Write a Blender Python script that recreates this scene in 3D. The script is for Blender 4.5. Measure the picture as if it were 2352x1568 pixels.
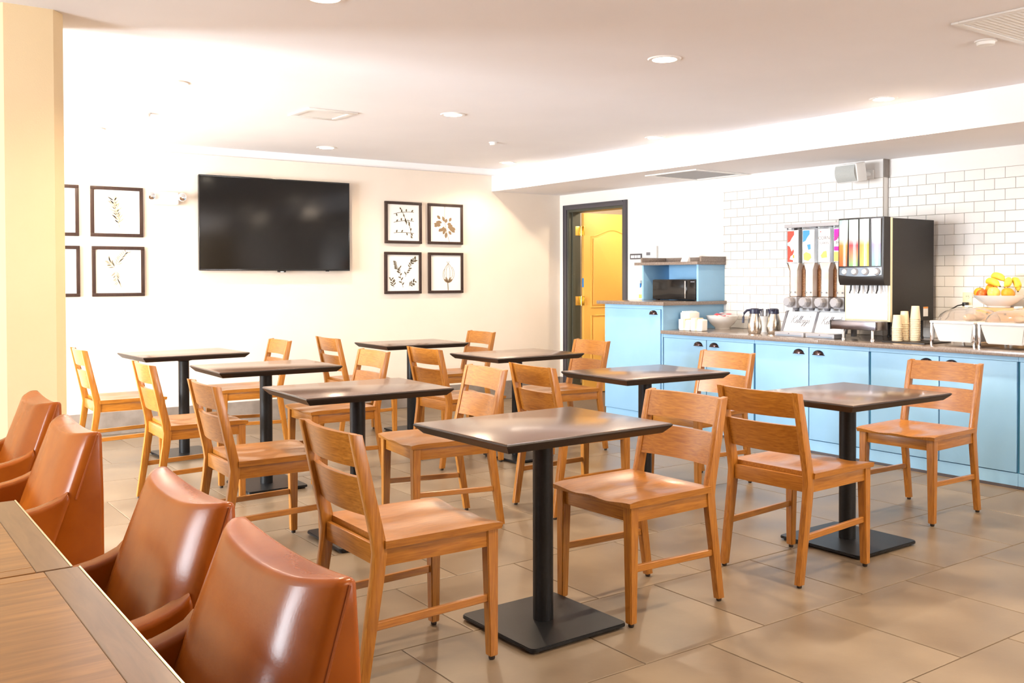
import bpy, bmesh, math, random
from mathutils import Vector, Matrix
R = math.radians
PI = math.pi
scene = bpy.context.scene
COL = scene.collection
for o in list(bpy.data.objects):
    bpy.data.objects.remove(o, do_unlink=True)

# ---------------------------------------------------------------- camera
cam = bpy.data.cameras.new('camera')
cam.sensor_width = 36.0
cam.sensor_fit = 'HORIZONTAL'
cam.lens = 36.0 * 2205.3 / 2352.0
cam.shift_y = -(784.0 - 675.0) / 2352.0
cam.clip_start = 0.02
camo = bpy.data.objects.new('camera', cam)
COL.objects.link(camo)
camo.matrix_world = (Matrix.Translation((0, 0, 1.29)) @ Matrix.Rotation(R(-35.58), 4, 'Z')
                     @ Matrix.Rotation(R(90 - 0.987), 4, 'X') @ Matrix.Rotation(R(-0.136), 4, 'Z'))
scene.camera = camo

# ---------------------------------------------------------------- world, exposure, daylight
w = bpy.data.worlds.new('world')
scene.world = w
w.use_nodes = True
bg = w.node_tree.nodes['Background']
bg.inputs[0].default_value = (0.80, 0.90, 1.0, 1)
bg.inputs[1].default_value = 1.5
vs = scene.view_settings
vs.view_transform = 'Standard'
vs.look = 'None'
vs.exposure = 1.52
vs.gamma = 1.0
vs.use_curve_mapping = False

DAY = (0.86, 0.93, 1.0)
WARM = (1.0, 0.79, 0.56)
def area(name, loc, rot, sx, sy, power, color):
    l = bpy.data.lights.new(name, 'AREA')
    l.shape = 'RECTANGLE'
    l.size = sx
    l.size_y = sy
    l.energy = power
    l.color = color
    o = bpy.data.objects.new(name, l)
    o.location = loc
    o.rotation_euler = rot
    COL.objects.link(o)
    return o
# daylight entering through the windows of the left wall
WIN = [(2.85, 3.75), (4.95, 5.85), (6.05, 6.95)]
WZ = (0.55, 2.2)
XL = -2.2
for (a, b) in WIN:
    area('day_and_fill', (XL - 0.04, (a + b) / 2, (WZ[0] + WZ[1]) / 2), (0, R(-98), 0), WZ[1] - WZ[0], b - a, (42.0, 110.0, 110.0)[WIN.index((a, b))], DAY)

area('day_and_fill', (4.4, -2.44, 1.6), (R(150), 0, 0), 2.2, 1.2, 62.0, (1.0, 0.96, 0.93))  # added upward fill from behind the camera to brighten the ceiling
# ---------------------------------------------------------------- helpers
def link(o, parent=None):
    COL.objects.link(o)
    if parent is not None:
        o.parent = parent
    return o
def tag(o, label=None, cat=None, group=None, kind=None):
    if label: o['label'] = label
    if cat: o['category'] = cat
    if group: o['group'] = group
    if kind: o['kind'] = kind
    return o
def thing(name, label, cat, loc=(0, 0, 0), rz=0.0, group=None, kind=None):
    o = bpy.data.objects.new(name, None)
    o.empty_display_size = 0.05
    o.location = loc
    o.rotation_euler = (0, 0, rz)
    link(o)
    return tag(o, label, cat, group, kind)
def mesh_from(bm, name, mat, smooth=False, angle=None):
    bmesh.ops.recalc_face_normals(bm, faces=bm.faces[:])
    me = bpy.data.meshes.new(name)
    bm.to_mesh(me)
    bm.free()
    if mat is not None:
        me.materials.append(mat)
    if smooth:
        for p in me.polygons:
            p.use_smooth = True
        if angle is not None:
            me.set_sharp_from_angle(angle=R(angle))
    return me
def obj(name, bm, mat, parent=None, smooth=False, angle=None, label=None, loc=None):
    o = bpy.data.objects.new(name, mesh_from(bm, name, mat, smooth, angle))
    link(o, parent)
    if label: o['label'] = label
    if loc: o.location = loc
    return o
def B():
    return bmesh.new()
def bm_box(bm, x0, x1, y0, y1, z0, z1, bev=0.0, seg=2):
    v = [bm.verts.new(p) for p in ((x0, y0, z0), (x1, y0, z0), (x1, y1, z0), (x0, y1, z0), (x0, y0, z1), (x1, y0, z1), (x1, y1, z1), (x0, y1, z1))]
    fs = [bm.faces.new([v[i] for i in q]) for q in ((0, 3, 2, 1), (4, 5, 6, 7), (0, 1, 5, 4), (1, 2, 6, 5), (2, 3, 7, 6), (3, 0, 4, 7))]
    if bev > 0:
        es = list({e for f in fs for e in f.edges})
        bmesh.ops.bevel(bm, geom=es, offset=bev, segments=seg, affect='EDGES', profile=0.6)
    return bm
def box(name, c, mat, parent=None, bev=0.0, seg=2, label=None):
    return obj(name, bm_box(B(), *c, bev=bev, seg=seg), mat, parent, smooth=bev > 0, angle=35, label=label)
def bm_lathe(bm, prof, n=24, c=(0, 0, 0), axis='Z', a0=0.0, a1=2 * PI):
    full = abs(a1 - a0 - 2 * PI) < 1e-6
    rings = []
    cnt = n if full else n + 1
    for (r, z) in prof:
        ring = []
        for i in range(cnt):
            a = a0 + (a1 - a0) * i / n
            x, y = r * math.cos(a), r * math.sin(a)
            p = (x, y, z) if axis == 'Z' else ((z, x, y) if axis == 'X' else (x, z, y))
            ring.append(bm.verts.new((c[0] + p[0], c[1] + p[1], c[2] + p[2])))
        rings.append(ring)
    for k in range(len(rings) - 1):
        for i in range(n):
            j = (i + 1) % cnt
            if not full and i + 1 >= cnt: continue
            bm.faces.new((rings[k][i], rings[k][j], rings[k + 1][j], rings[k + 1][i]))
    if full:
        if prof[0][0] > 1e-5: bm.faces.new(list(reversed(rings[0])))
        if prof[-1][0] > 1e-5: bm.faces.new(rings[-1])
    bmesh.ops.remove_doubles(bm, verts=bm.verts[:], dist=1e-6)
    return bm
def lathe(name, prof, mat, parent=None, n=24, c=(0, 0, 0), axis='Z', angle=40, label=None):
    return obj(name, bm_lathe(B(), prof, n, c, axis), mat, parent, smooth=True, angle=angle, label=label)
def bm_tube(bm, pts, r, n=8, taper=None):
    pts = [Vector(p) for p in pts]
    rings = []
    up = Vector((0, 0, 1))
    for i, p in enumerate(pts):
        t = (pts[min(i + 1, len(pts) - 1)] - pts[max(i - 1, 0)]).normalized()
        a = up if abs(t.dot(up)) < 0.95 else Vector((1, 0, 0))
        s = t.cross(a).normalized()
        q = s.cross(t).normalized()
        rr = r if taper is None else r * taper[i]
        rings.append([bm.verts.new(p + (s * math.cos(2 * PI * k / n) + q * math.sin(2 * PI * k / n)) * rr) for k in range(n)])
    for a, b in zip(rings, rings[1:]):
        for k in range(n):
            bm.faces.new((a[k], a[(k + 1) % n], b[(k + 1) % n], b[k]))
    bm.faces.new(list(reversed(rings[0])))
    bm.faces.new(rings[-1])
    return bm
def tube(name, pts, r, mat, parent=None, n=8, taper=None, label=None):
    return obj(name, bm_tube(B(), pts, r, n, taper), mat, parent, smooth=True, angle=50, label=label)
def bm_prism(bm, poly, a, b, plane='XZ', bev=0.0, seg=3):
    """poly in the given plane, extruded between a and b on the remaining axis"""
    def P(u, v, wv):
        return (u, wv, v) if plane == 'XZ' else ((wv, u, v) if plane == 'YZ' else (u, v, wv))
    A = [bm.verts.new(P(u, v, a)) for u, v in poly]
    Bv = [bm.verts.new(P(u, v, b)) for u, v in poly]
    fs = [bm.faces.new(A), bm.faces.new(list(reversed(Bv)))]
    n = len(poly)
    for i in range(n):
        fs.append(bm.faces.new((A[i], A[(i + 1) % n], Bv[(i + 1) % n], Bv[i])))
    if bev > 0:
        es = list({e for f in fs[:2] for e in f.edges})
        bmesh.ops.recalc_face_normals(bm, faces=bm.faces[:])
        bmesh.ops.bevel(bm, geom=es, offset=bev, segments=seg, affect='EDGES', profile=0.5, clamp_overlap=True)
    return bm
def hex_loft(bm, lo, hi):
    """8 corner solid: lo/hi are four points each"""
    a = [bm.verts.new(p) for p in lo]
    b = [bm.verts.new(p) for p in hi]
    bm.faces.new(list(reversed(a)))
    bm.faces.new(b)
    for i in range(4):
        bm.faces.new((a[i], a[(i + 1) % 4], b[(i + 1) % 4], b[i]))
    return bm
def bm_sphere(bm, c, r, sx=1, sy=1, sz=1, u=16, v=10):
    m = Matrix.Translation(c) @ Matrix.Diagonal((r * sx, r * sy, r * sz, 1))
    bmesh.ops.create_uvsphere(bm, u_segments=u, v_segments=v, radius=1.0, matrix=m)
    return bm
def dup(root, loc, rz, label=None, group=None, name=None):
    r = root.copy()
    COL.objects.link(r)
    r.location = loc
    r.rotation_euler = (0, 0, rz)
    if label: r['label'] = label
    if group: r['group'] = group
    for ch in list(root.children):
        c = ch.copy()
        COL.objects.link(c)
        c.parent = r
        for g in list(ch.children):
            d = g.copy()
            COL.objects.link(d)
            d.parent = c
    return r

# ---------------------------------------------------------------- materials
def mat(name, color, rough=0.5, metal=0.0, spec=0.5, emit=None, estr=0.0, trans=0.0, coat=0.0, alpha=1.0, ior=1.45):
    m = bpy.data.materials.new(name)
    m.use_nodes = True
    b = m.node_tree.nodes['Principled BSDF']
    b.inputs['Base Color'].default_value = (*color, 1)
    b.inputs['Roughness'].default_value = rough
    b.inputs['Metallic'].default_value = metal
    b.inputs['Specular IOR Level'].default_value = spec
    b.inputs['IOR'].default_value = ior
    b.inputs['Transmission Weight'].default_value = trans
    b.inputs['Coat Weight'].default_value = coat
    b.inputs['Coat Roughness'].default_value = 0.15
    b.inputs['Alpha'].default_value = alpha
    if emit:
        b.inputs['Emission Color'].default_value = (*emit, 1)
        b.inputs['Emission Strength'].default_value = estr
    return m
def noisy(m, c1, c2, scale=(1, 1, 1), nscale=4.0, detail=4.0, lo=0.35, hi=0.65, bump=0.0, dist=0.0, rough=None, bscale=None):
    nt = m.node_tree
    b = nt.nodes['Principled BSDF']
    tc = nt.nodes.new('ShaderNodeTexCoord')
    mp = nt.nodes.new('ShaderNodeMapping')
    mp.inputs['Scale'].default_value = scale
    nz = nt.nodes.new('ShaderNodeTexNoise')
    nz.inputs['Scale'].default_value = nscale
    nz.inputs['Detail'].default_value = detail
    nz.inputs['Distortion'].default_value = dist
    cr = nt.nodes.new('ShaderNodeValToRGB')
    cr.color_ramp.elements[0].position = lo
    cr.color_ramp.elements[0].color = (*c1, 1)
    cr.color_ramp.elements[1].position = hi
    cr.color_ramp.elements[1].color = (*c2, 1)
    oi = nt.nodes.new('ShaderNodeObjectInfo')
    ad = nt.nodes.new('ShaderNodeVectorMath')
    ad.operation = 'ADD'
    nt.links.new(tc.outputs['Object'], ad.inputs[0])
    nt.links.new(oi.outputs['Random'], ad.inputs[1])
    nt.links.new(ad.outputs[0], mp.inputs['Vector'])
    nt.links.new(mp.outputs['Vector'], nz.inputs['Vector'])
    nt.links.new(nz.outputs['Fac'], cr.inputs['Fac'])
    nt.links.new(cr.outputs['Color'], b.inputs['Base Color'])
    if rough:
        mr = nt.nodes.new('ShaderNodeMapRange')
        mr.inputs['To Min'].default_value = rough[0]
        mr.inputs['To Max'].default_value = rough[1]
        nt.links.new(nz.outputs['Fac'], mr.inputs['Value'])
        nt.links.new(mr.outputs['Result'], b.inputs['Roughness'])
    if bump:
        src = nz
        if bscale:
            src = nt.nodes.new('ShaderNodeTexNoise')
            src.inputs['Scale'].default_value = bscale
            src.inputs['Detail'].default_value = 3
            nt.links.new(tc.outputs['Object'], src.inputs['Vector'])
        bp = nt.nodes.new('ShaderNodeBump')
        bp.inputs['Strength'].default_value = bump
        bp.inputs['Distance'].default_value = 0.003
        nt.links.new(src.outputs['Fac'], bp.inputs['Height'])
        nt.links.new(bp.outputs['Normal'], b.inputs['Normal'])
    return m

M = {}
M['wall_cream'] = noisy(mat('cream_wall_paint', (0.8, 0.7, 0.58), 0.85), (0.79, 0.695, 0.60), (0.81, 0.715, 0.62), nscale=3, bump=0.12, bscale=160)
M['wall_tan'] = noisy(mat('tan_wall_paint', (0.78, 0.62, 0.4), 0.85), (0.80, 0.62, 0.37), (0.82, 0.64, 0.39), nscale=3, bump=0.15, bscale=160)
M['wall_white'] = noisy(mat('off_white_wall_paint', (0.8, 0.77, 0.74), 0.8), (0.80, 0.765, 0.73), (0.82, 0.785, 0.75), nscale=3, bump=0.1, bscale=160)
M['ceiling'] = noisy(mat('ceiling_paint', (0.8, 0.77, 0.76), 0.9), (0.86, 0.845, 0.86), (0.88, 0.865, 0.88), nscale=2, bump=0.1, bscale=180)
M['trim_white'] = mat('white_trim_paint', (0.84, 0.82, 0.80), 0.5)
M['base_grey'] = noisy(mat('baseboard_tile', (0.42, 0.37, 0.33), 0.45), (0.20, 0.165, 0.14), (0.27, 0.23, 0.20), nscale=9)
M['floor_tile'] = noisy(mat('floor_tile_glaze', (0.42, 0.34, 0.25), 0.35, spec=0.45), (0.150, 0.105, 0.065), (0.235, 0.175, 0.115), nscale=3.2, detail=8, lo=0.3, hi=0.7, rough=(0.26, 0.44), bump=0.05, bscale=60)
M['grout'] = mat('grout', (0.17, 0.12, 0.08), 0.9)
M['subway'] = noisy(mat('white_glazed_tile', (0.86, 0.85, 0.83), 0.22, spec=0.5), (0.76, 0.735, 0.70), (0.80, 0.775, 0.74), nscale=2, bump=0.02, bscale=20)
M['tile_grout'] = mat('tile_grout', (0.36, 0.31, 0.26), 0.9)
HON = ((0.255, 0.086, 0.008), (0.43, 0.170, 0.022))
def wood(name, c1, c2, scale, rough=0.33, coat=0.3, ns=5.0):
    return noisy(mat(name, c1, rough, coat=coat), c1, c2, scale=scale, nscale=ns, detail=6, lo=0.3, hi=0.72, dist=0.6, bump=0.04)
M['wood_x'] = wood('honey_wood_x', *HON, (2.0, 34, 34))
M['wood_y'] = wood('honey_wood_y', *HON, (34, 2.0, 34))
M['wood_z'] = wood('honey_wood_z', *HON, (34, 34, 2.0))
M['table_dark'] = wood('espresso_laminate', (0.075, 0.034, 0.018), (0.135, 0.066, 0.034), (2.0, 30, 30), rough=0.24, coat=0.5)
M['table_edge'] = mat('espresso_edge', (0.016, 0.008, 0.006), 0.35)
M['black_metal'] = noisy(mat('black_powder_coat', (0.016, 0.016, 0.018), 0.40, spec=0.35), (0.006, 0.006, 0.007), (0.009, 0.009, 0.010), nscale=60, bump=0.12, bscale=500)
M['glide'] = mat('rubber_glide', (0.03, 0.02, 0.015), 0.6)
M['leather'] = noisy(mat('cognac_leather', (0.36, 0.10, 0.022), 0.30, spec=0.36), (0.215, 0.042, 0.003), (0.37, 0.092, 0.007), nscale=5, detail=5, lo=0.25, hi=0.75, rough=(0.19, 0.30), bump=0.05, bscale=180)
M['piping'] = mat('leather_piping', (0.30, 0.075, 0.018), 0.35)
M['walnut'] = wood('walnut_veneer', (0.17, 0.070, 0.018), (0.31, 0.140, 0.038), (1.2, 11, 11), rough=0.36, coat=0.15)
M['walnut_band'] = wood('walnut_border', (0.13, 0.066, 0.030), (0.19, 0.10, 0.046), (14, 1.5, 14), rough=0.36, coat=0.15)
M['edge_metal'] = mat('polished_edge_strip', (0.78, 0.70, 0.55), 0.25, metal=0.9)
M['blue'] = noisy(mat('sky_blue_cabinet_paint', (0.22, 0.52, 0.74), 0.42), (0.255, 0.485, 0.72), (0.275, 0.51, 0.75), nscale=4)
M['blue_shade'] = mat('blue_gap_shade', (0.07, 0.30, 0.47), 0.5)  # same cabinet blue, with the shade inside the door gaps painted in
M['counter'] = noisy(mat('counter_laminate', (0.21, 0.165, 0.14), 0.22, coat=0.3), (0.18, 0.14, 0.118), (0.25, 0.20, 0.17), nscale=90, detail=3)
M['handle'] = mat('dark_bronze_pull', (0.07, 0.045, 0.045), 0.25, metal=0.9)
M['door_grey'] = mat('charcoal_door_frame', (0.075, 0.068, 0.078), 0.45)
M['door_olive'] = mat('dark_olive_jamb', (0.07, 0.07, 0.05), 0.5)
M['yellow'] = mat('yellow_door_paint', (0.84, 0.47, 0.10), 0.45)
M['brass'] = mat('polished_brass', (0.85, 0.58, 0.16), 0.22, metal=1.0)
M['black_gloss'] = mat('black_gloss_plastic', (0.010, 0.009, 0.009), 0.12, spec=0.6)
M['screen'] = mat('television_screen', (0.0025, 0.0022, 0.002), 0.10, spec=0.5)
M['black_plastic'] = mat('black_plastic', (0.018, 0.015, 0.014), 0.4)
M['black_matte'] = noisy(mat('black_textured_steel', (0.03, 0.026, 0.023), 0.5), (0.017, 0.0145, 0.013), (0.023, 0.020, 0.018), nscale=200, bump=0.1)
M['frame_wood'] = wood('dark_frame_wood', (0.028, 0.013, 0.009), (0.05, 0.024, 0.016), (20, 20, 2), rough=0.4, coat=0.0)
M['paper'] = mat('art_paper', (0.86, 0.84, 0.80), 0.7)
M['ink_dark'] = mat('sepia_ink', (0.11, 0.085, 0.05), 0.8)
M['ink_brown'] = mat('umber_ink', (0.24, 0.16, 0.09), 0.8)
M['ink_pale'] = mat('faded_ink', (0.36, 0.31, 0.22), 0.8)
M['white_plastic'] = mat('white_plastic', (0.82, 0.81, 0.79), 0.35)
M['white_ceramic'] = mat('white_ceramic', (0.84, 0.82, 0.80), 0.18, coat=0.3)
M['ivory'] = mat('ivory_plastic', (0.74, 0.66, 0.44), 0.4)
M['steel'] = mat('brushed_steel', (0.72, 0.68, 0.62), 0.22, metal=1.0)
M['dark_steel'] = mat('dark_polished_steel', (0.22, 0.21, 0.24), 0.18, metal=1.0)
M['chrome'] = mat('chrome', (0.85, 0.85, 0.87), 0.08, metal=1.0)
M['navy'] = mat('dark_navy_plastic', (0.02, 0.022, 0.05), 0.35)
M['grille'] = noisy(mat('grey_speaker_cloth', (0.42, 0.43, 0.41), 0.9), (0.38, 0.39, 0.37), (0.46, 0.47, 0.45), nscale=300, bump=0.2)
M['grey_plastic'] = mat('grey_plastic', (0.17, 0.17, 0.19), 0.4)
M['pale_grey'] = mat('pale_grey_plastic', (0.33, 0.33, 0.36), 0.35)
M['silver'] = mat('silver_panel', (0.19, 0.24, 0.31), 0.3, metal=0.3)
M['cup'] = mat('paper_cup', (0.80, 0.66, 0.47), 0.6)
M['napkin'] = mat('napkin_paper', (0.86, 0.83, 0.78), 0.9)
M['kraft'] = mat('kraft_paper', (0.72, 0.56, 0.36), 0.8)
M['pine'] = wood('pale_crate_wood', (0.60, 0.36, 0.17), (0.74, 0.48, 0.25), (14, 1.5, 14), rough=0.6, coat=0.0)
M['clear'] = mat('clear_acrylic', (1, 1, 1), 0.03, trans=1.0, ior=1.12, spec=0.4)
M['dome'] = mat('clear_dome_plastic', (0.97, 0.93, 0.90), 0.04, trans=0.94, ior=1.35)
M['glass'] = mat('window_glass', (1, 1, 1), 0.0, trans=1.0, ior=1.03)
M['cereal_a'] = noisy(mat('cereal_loops', (0.75, 0.4, 0.25), 0.8), (0.22, 0.09, 0.04), (0.50, 0.27, 0.13), nscale=120)
M['cereal_b'] = noisy(mat('cereal_flakes', (0.6, 0.32, 0.12), 0.8), (0.20, 0.07, 0.02), (0.40, 0.18, 0.07), nscale=110)
M['bran'] = noisy(mat('cereal_bran', (0.3, 0.14, 0.06), 0.8), (0.2, 0.08, 0.03), (0.42, 0.22, 0.1), nscale=110)
M['pale_glare'] = noisy(mat('painted_glare', (0.8, 0.72, 0.68), 0.4), (0.80, 0.70, 0.63), (0.86, 0.82, 0.80), nscale=14)  # reflection on the clear tube fronts, painted as a pale solid colour
M['lbl_white'] = mat('label_white', (0.78, 0.78, 0.79), 0.4)
M['lbl_red'] = mat('label_red', (0.80, 0.05, 0.03), 0.4)
M['lbl_blue'] = mat('label_blue', (0.04, 0.25, 0.70), 0.4)
M['lbl_magenta'] = mat('label_magenta', (0.75, 0.0, 0.35), 0.4)
M['lbl_orange'] = mat('label_orange', (0.85, 0.33, 0.06), 0.4)
M['lbl_gold'] = mat('label_gold', (0.80, 0.50, 0.12), 0.4)
M['lbl_ink'] = mat('label_ink', (0.10, 0.08, 0.09), 0.5)
M['lbl_grey'] = mat('label_grey', (0.16, 0.16, 0.18), 0.5)
M['jam_red'] = mat('red_sachet', (0.75, 0.06, 0.08), 0.35)
M['jam_white'] = mat('white_sachet', (0.85, 0.80, 0.80), 0.35)
M['orange'] = noisy(mat('orange_peel', (0.86, 0.33, 0.02), 0.45), (0.82, 0.29, 0.015), (0.90, 0.40, 0.03), nscale=6, bump=0.2, bscale=200)
M['apple_red'] = noisy(mat('red_apple_skin', (0.6, 0.05, 0.02), 0.3), (0.50, 0.03, 0.015), (0.80, 0.20, 0.03), nscale=5)
M['apple_yellow'] = noisy(mat('yellow_apple_skin', (0.85, 0.66, 0.16), 0.3), (0.82, 0.62, 0.13), (0.88, 0.72, 0.22), nscale=4)
M['banana'] = noisy(mat('banana_skin', (0.88, 0.62, 0.05), 0.45), (0.85, 0.58, 0.04), (0.92, 0.68, 0.10), nscale=5)
M['stem'] = mat('fruit_stem', (0.10, 0.07, 0.02), 0.7)
M['bread'] = noisy(mat('pastry_crust', (0.72, 0.42, 0.2), 0.6), (0.74, 0.52, 0.33), (0.84, 0.66, 0.48), nscale=14)
M['lens'] = mat('downlight_lens', (0.9, 0.9, 0.9), 0.5, emit=(1.0, 0.86, 0.66), estr=14.0)
M['blue_pale'] = mat('pale_blue_print', (0.55, 0.72, 0.76), 0.4)
def panel_mat(name, bot, mid, top):
    """backlit juice picture panel: colour print lit from behind"""
    m = bpy.data.materials.new(name)
    m.use_nodes = True
    nt = m.node_tree
    b = nt.nodes['Principled BSDF']
    tc = nt.nodes.new('ShaderNodeTexCoord')
    sx = nt.nodes.new('ShaderNodeSeparateXYZ')
    cr = nt.nodes.new('ShaderNodeValToRGB')
    e = cr.color_ramp.elements
    e[0].position = 0.0; e[0].color = (*bot, 1)
    e[1].position = 1.0; e[1].color = (*top, 1)
    k = e.new(0.45); k.color = (*mid, 1)
    k2 = e.new(0.62); k2.color = (0.50, 0.58, 0.60, 1)
    nt.links.new(tc.outputs['Generated'], sx.inputs[0])
    nt.links.new(sx.outputs['Z'], cr.inputs[0])
    nt.links.new(cr.outputs['Color'], b.inputs['Base Color'])
    nt.links.new(cr.outputs['Color'], b.inputs['Emission Color'])
    b.inputs['Emission Strength'].default_value = 0.06
    b.inputs['Roughness'].default_value = 0.15
    return m

# ---------------------------------------------------------------- room
YB, XR, XR2, ZC, YF = 8.357, 6.634, 6.697, 2.42, -2.4
SOF = 5.72
def struct(name, bm, m, label=None):
    o = obj(name, bm, m)
    o['kind'] = 'structure'
    if label: o['label'] = label
    return o
floor = struct('floor', bm_box(B(), XL, 8.6, YF, 9.2, -0.12, -0.003), M['grout'], 'floor of square tan stone-look tiles laid in staggered rows')
struct('ceiling', bm_box(B(), XL - 0.2, 8.6, YF - 0.2, 9.2, ZC, ZC + 0.12), M['ceiling'], 'flat white painted ceiling with round recessed lights')
struct('wall_back', bm_box(B(), XL, XR, YB, YB + 0.14, 0, ZC), M['wall_cream'], 'cream back wall with the television and framed prints')
b = B()
bm_box(b, XR, XR + 0.14, 8.225, YB + 0.14, 0, ZC)
bm_box(b, XR, XR + 0.14, 4.352, 7.305, 0, ZC)
bm_box(b, XR, XR + 0.14, 7.305, 8.225, 2.03, ZC)
bm_box(b, XR2, XR2 + 0.14, YF, 4.352, 0, ZC)
wall_right = struct('wall_right', b, M['wall_white'], 'off-white right wall behind the counter, tiled above the worktop')
b = B()
ys = [YF] + [v for p in WIN for v in p] + [YB + 0.14]
for i in range(0, len(ys), 2):
    bm_box(b, XL - 0.2, XL, ys[i], ys[i + 1], 0, ZC)
for (a, c) in WIN:
    bm_box(b, XL - 0.2, XL, a, c, 0, WZ[0])
    bm_box(b, XL - 0.2, XL, a, c, WZ[1], ZC)
struct('wall_left', b, M['wall_cream'], 'cream left wall with three tall windows')
b = B()
bm_box(b, XL - 0.2, 3.3, YF - 0.14, YF, 0, ZC)
bm_box(b, 5.5, XR2 + 0.14, YF - 0.14, YF, 0, ZC)
bm_box(b, 3.3, 5.5, YF - 0.14, YF, 0, 1.0)
bm_box(b, 3.3, 5.5, YF - 0.14, YF, 2.2, ZC)
struct('wall_front', b, M['wall_tan'], 'tan wall behind the camera')
struct('trim_1', bm_box(B(), SOF, XR2, YF, YB, 2.195, ZC), M['ceiling'], 'dropped white soffit running above the counter')
b = bm_prism(B(), [(YB, 2.36), (YB - 0.075, 2.36), (YB - 0.085, 2.372), (YB - 0.085, ZC), (YB, ZC)], XL, SOF, 'YZ')
struct('trim_2', b, M['ceiling'], 'shallow white cornice along the top of the back wall')
struct('baseboard_back', bm_box(B(), XL, XR, YB - 0.012, YB, 0, 0.19, bev=0.003), M['base_grey'], 'grey tiled baseboard along the back wall')
struct('baseboard_right', bm_box(B(), XR - 0.012, XR, 8.275, YB - 0.012, 0, 0.19, bev=0.003), M['base_grey'], 'grey baseboard beside the charcoal door frame')
# column with chamfered corners at the left
b = bm_prism(B(), [(0.605, 4.42), (0.793, 4.42), (0.841, 4.476), (0.841, 4.72), (0.793, 4.77), (0.605, 4.77), (0.557, 4.72), (0.557, 4.476)], 0, ZC, 'XY')
struct('wall_column', b, M['wall_tan'], 'tan freestanding column with bevelled corners at the left')
struct('wall_partition', bm_box(B(), XL, 0.556, 4.52, 4.68, 0, ZC), M['wall_tan'], 'tan partition wall running left from the column')
# windows
for i, (a, c) in enumerate(WIN):
    wd = thing('window_%d' % (i + 1), 'tall window in the left wall', None, (XL - 0.17, (a + c) / 2, WZ[0]), kind='structure')
    h = WZ[1] - WZ[0]
    hw = (c - a) / 2
    b = B()
    for q in ((-hw, -hw + 0.05, 0, h), (hw - 0.05, hw, 0, h), (-hw + 0.05, hw - 0.05, 0, 0.05), (-hw + 0.05, hw - 0.05, h - 0.05, h)):
        bm_box(b, -0.02, 0.02, *q)
    obj('window_frame', b, M['trim_white'], wd)
    box('pane', (-0.003, 0.003, -hw + 0.05, hw - 0.05, 0.05, h - 0.05), M['glass'], wd)
wd = thing('window_4', 'added wide window behind the camera, unseen, to brighten the ceiling', None, (4.4, YF - 0.11, 1.0), kind='structure')  # added together with its opening to carry the ceiling fill light
b = B()
for q in ((-1.1, -1.05, 0, 1.2), (1.05, 1.1, 0, 1.2), (-1.05, 1.05, 0, 0.05), (-1.05, 1.05, 1.15, 1.2)):
    bm_box(b, q[0], q[1], -0.02, 0.02, q[2], q[3])
obj('window_frame', b, M['trim_white'], wd)
box('pane', (-1.05, 1.05, -0.003, 0.003, 0.05, 1.15), M['glass'], wd)
# corridor behind the open door
b = B()
bm_box(b, XR + 0.14, 8.5, 9.05, 9.19, 0, ZC)
bm_box(b, 8.46, 8.6, 6.3, 9.05, 0, ZC)
bm_box(b, XR + 0.14, 8.46, 6.2, 6.34, 0, ZC)
bm_box(b, XR + 0.14, XR + 0.2, 8.5, 9.05, 0, ZC)
struct('wall_corridor', b, M['wall_cream'], 'corridor walls seen through the open doorway')

# floor tiles: 0.6 x 0.588 m, half-bond, one object per tile
TW, TH, G = 0.6015, 0.588, 0.0025
def tile_mesh(x0, x1, y0, y1):
    b = B()
    t = 0.0015
    z0, z1 = -0.003, 0.0
    lo = [(x0, y0), (x1, y0), (x1, y1), (x0, y1)]
    hi = [(x0 + t, y0 + t), (x1 - t, y0 + t), (x1 - t, y1 - t), (x0 + t, y1 - t)]
    a = [b.verts.new((*p, z0)) for p in lo]
    m = [b.verts.new((*p, z1 - 0.001)) for p in lo]
    c = [b.verts.new((*p, z1)) for p in hi]
    b.faces.new(c)
    for i in range(4):
        j = (i + 1) % 4
        b.faces.new((a[i], a[j], m[j], m[i]))
        b.faces.new((m[i], m[j], c[j], c[i]))
    return mesh_from(b, 'tile', M['floor_tile'])
cache = {}
row = 0
y0 = 1.742 - 4 * TH
while y0 < YB:
    k = round((y0 - 1.742) / TH)
    off = 2.513 if k % 2 == 0 else 2.213
    ya, yb = max(y0, YF) + G, min(y0 + TH, YB - 0.013) - G
    if yb - ya > 0.02 and y0 > 0.3:
        n0 = math.floor((XL - off) / TW)
        for n in range(n0, 20):
            x0 = off + n * TW
            xa, xb = max(x0, -0.9) + G, min(x0 + TW, 5.93) - G
            if xb - xa < 0.03: continue
            key = (round(xb - xa, 4), round(yb - ya, 4))
            if key not in cache:
                cache[key] = tile_mesh(-key[0] / 2, key[0] / 2, -key[1] / 2, key[1] / 2)
            t = bpy.data.objects.new('tile', cache[key])
            t.location = ((xa + xb) / 2, (ya + yb) / 2, 0)
            link(t, floor)
    y0 += TH

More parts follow.
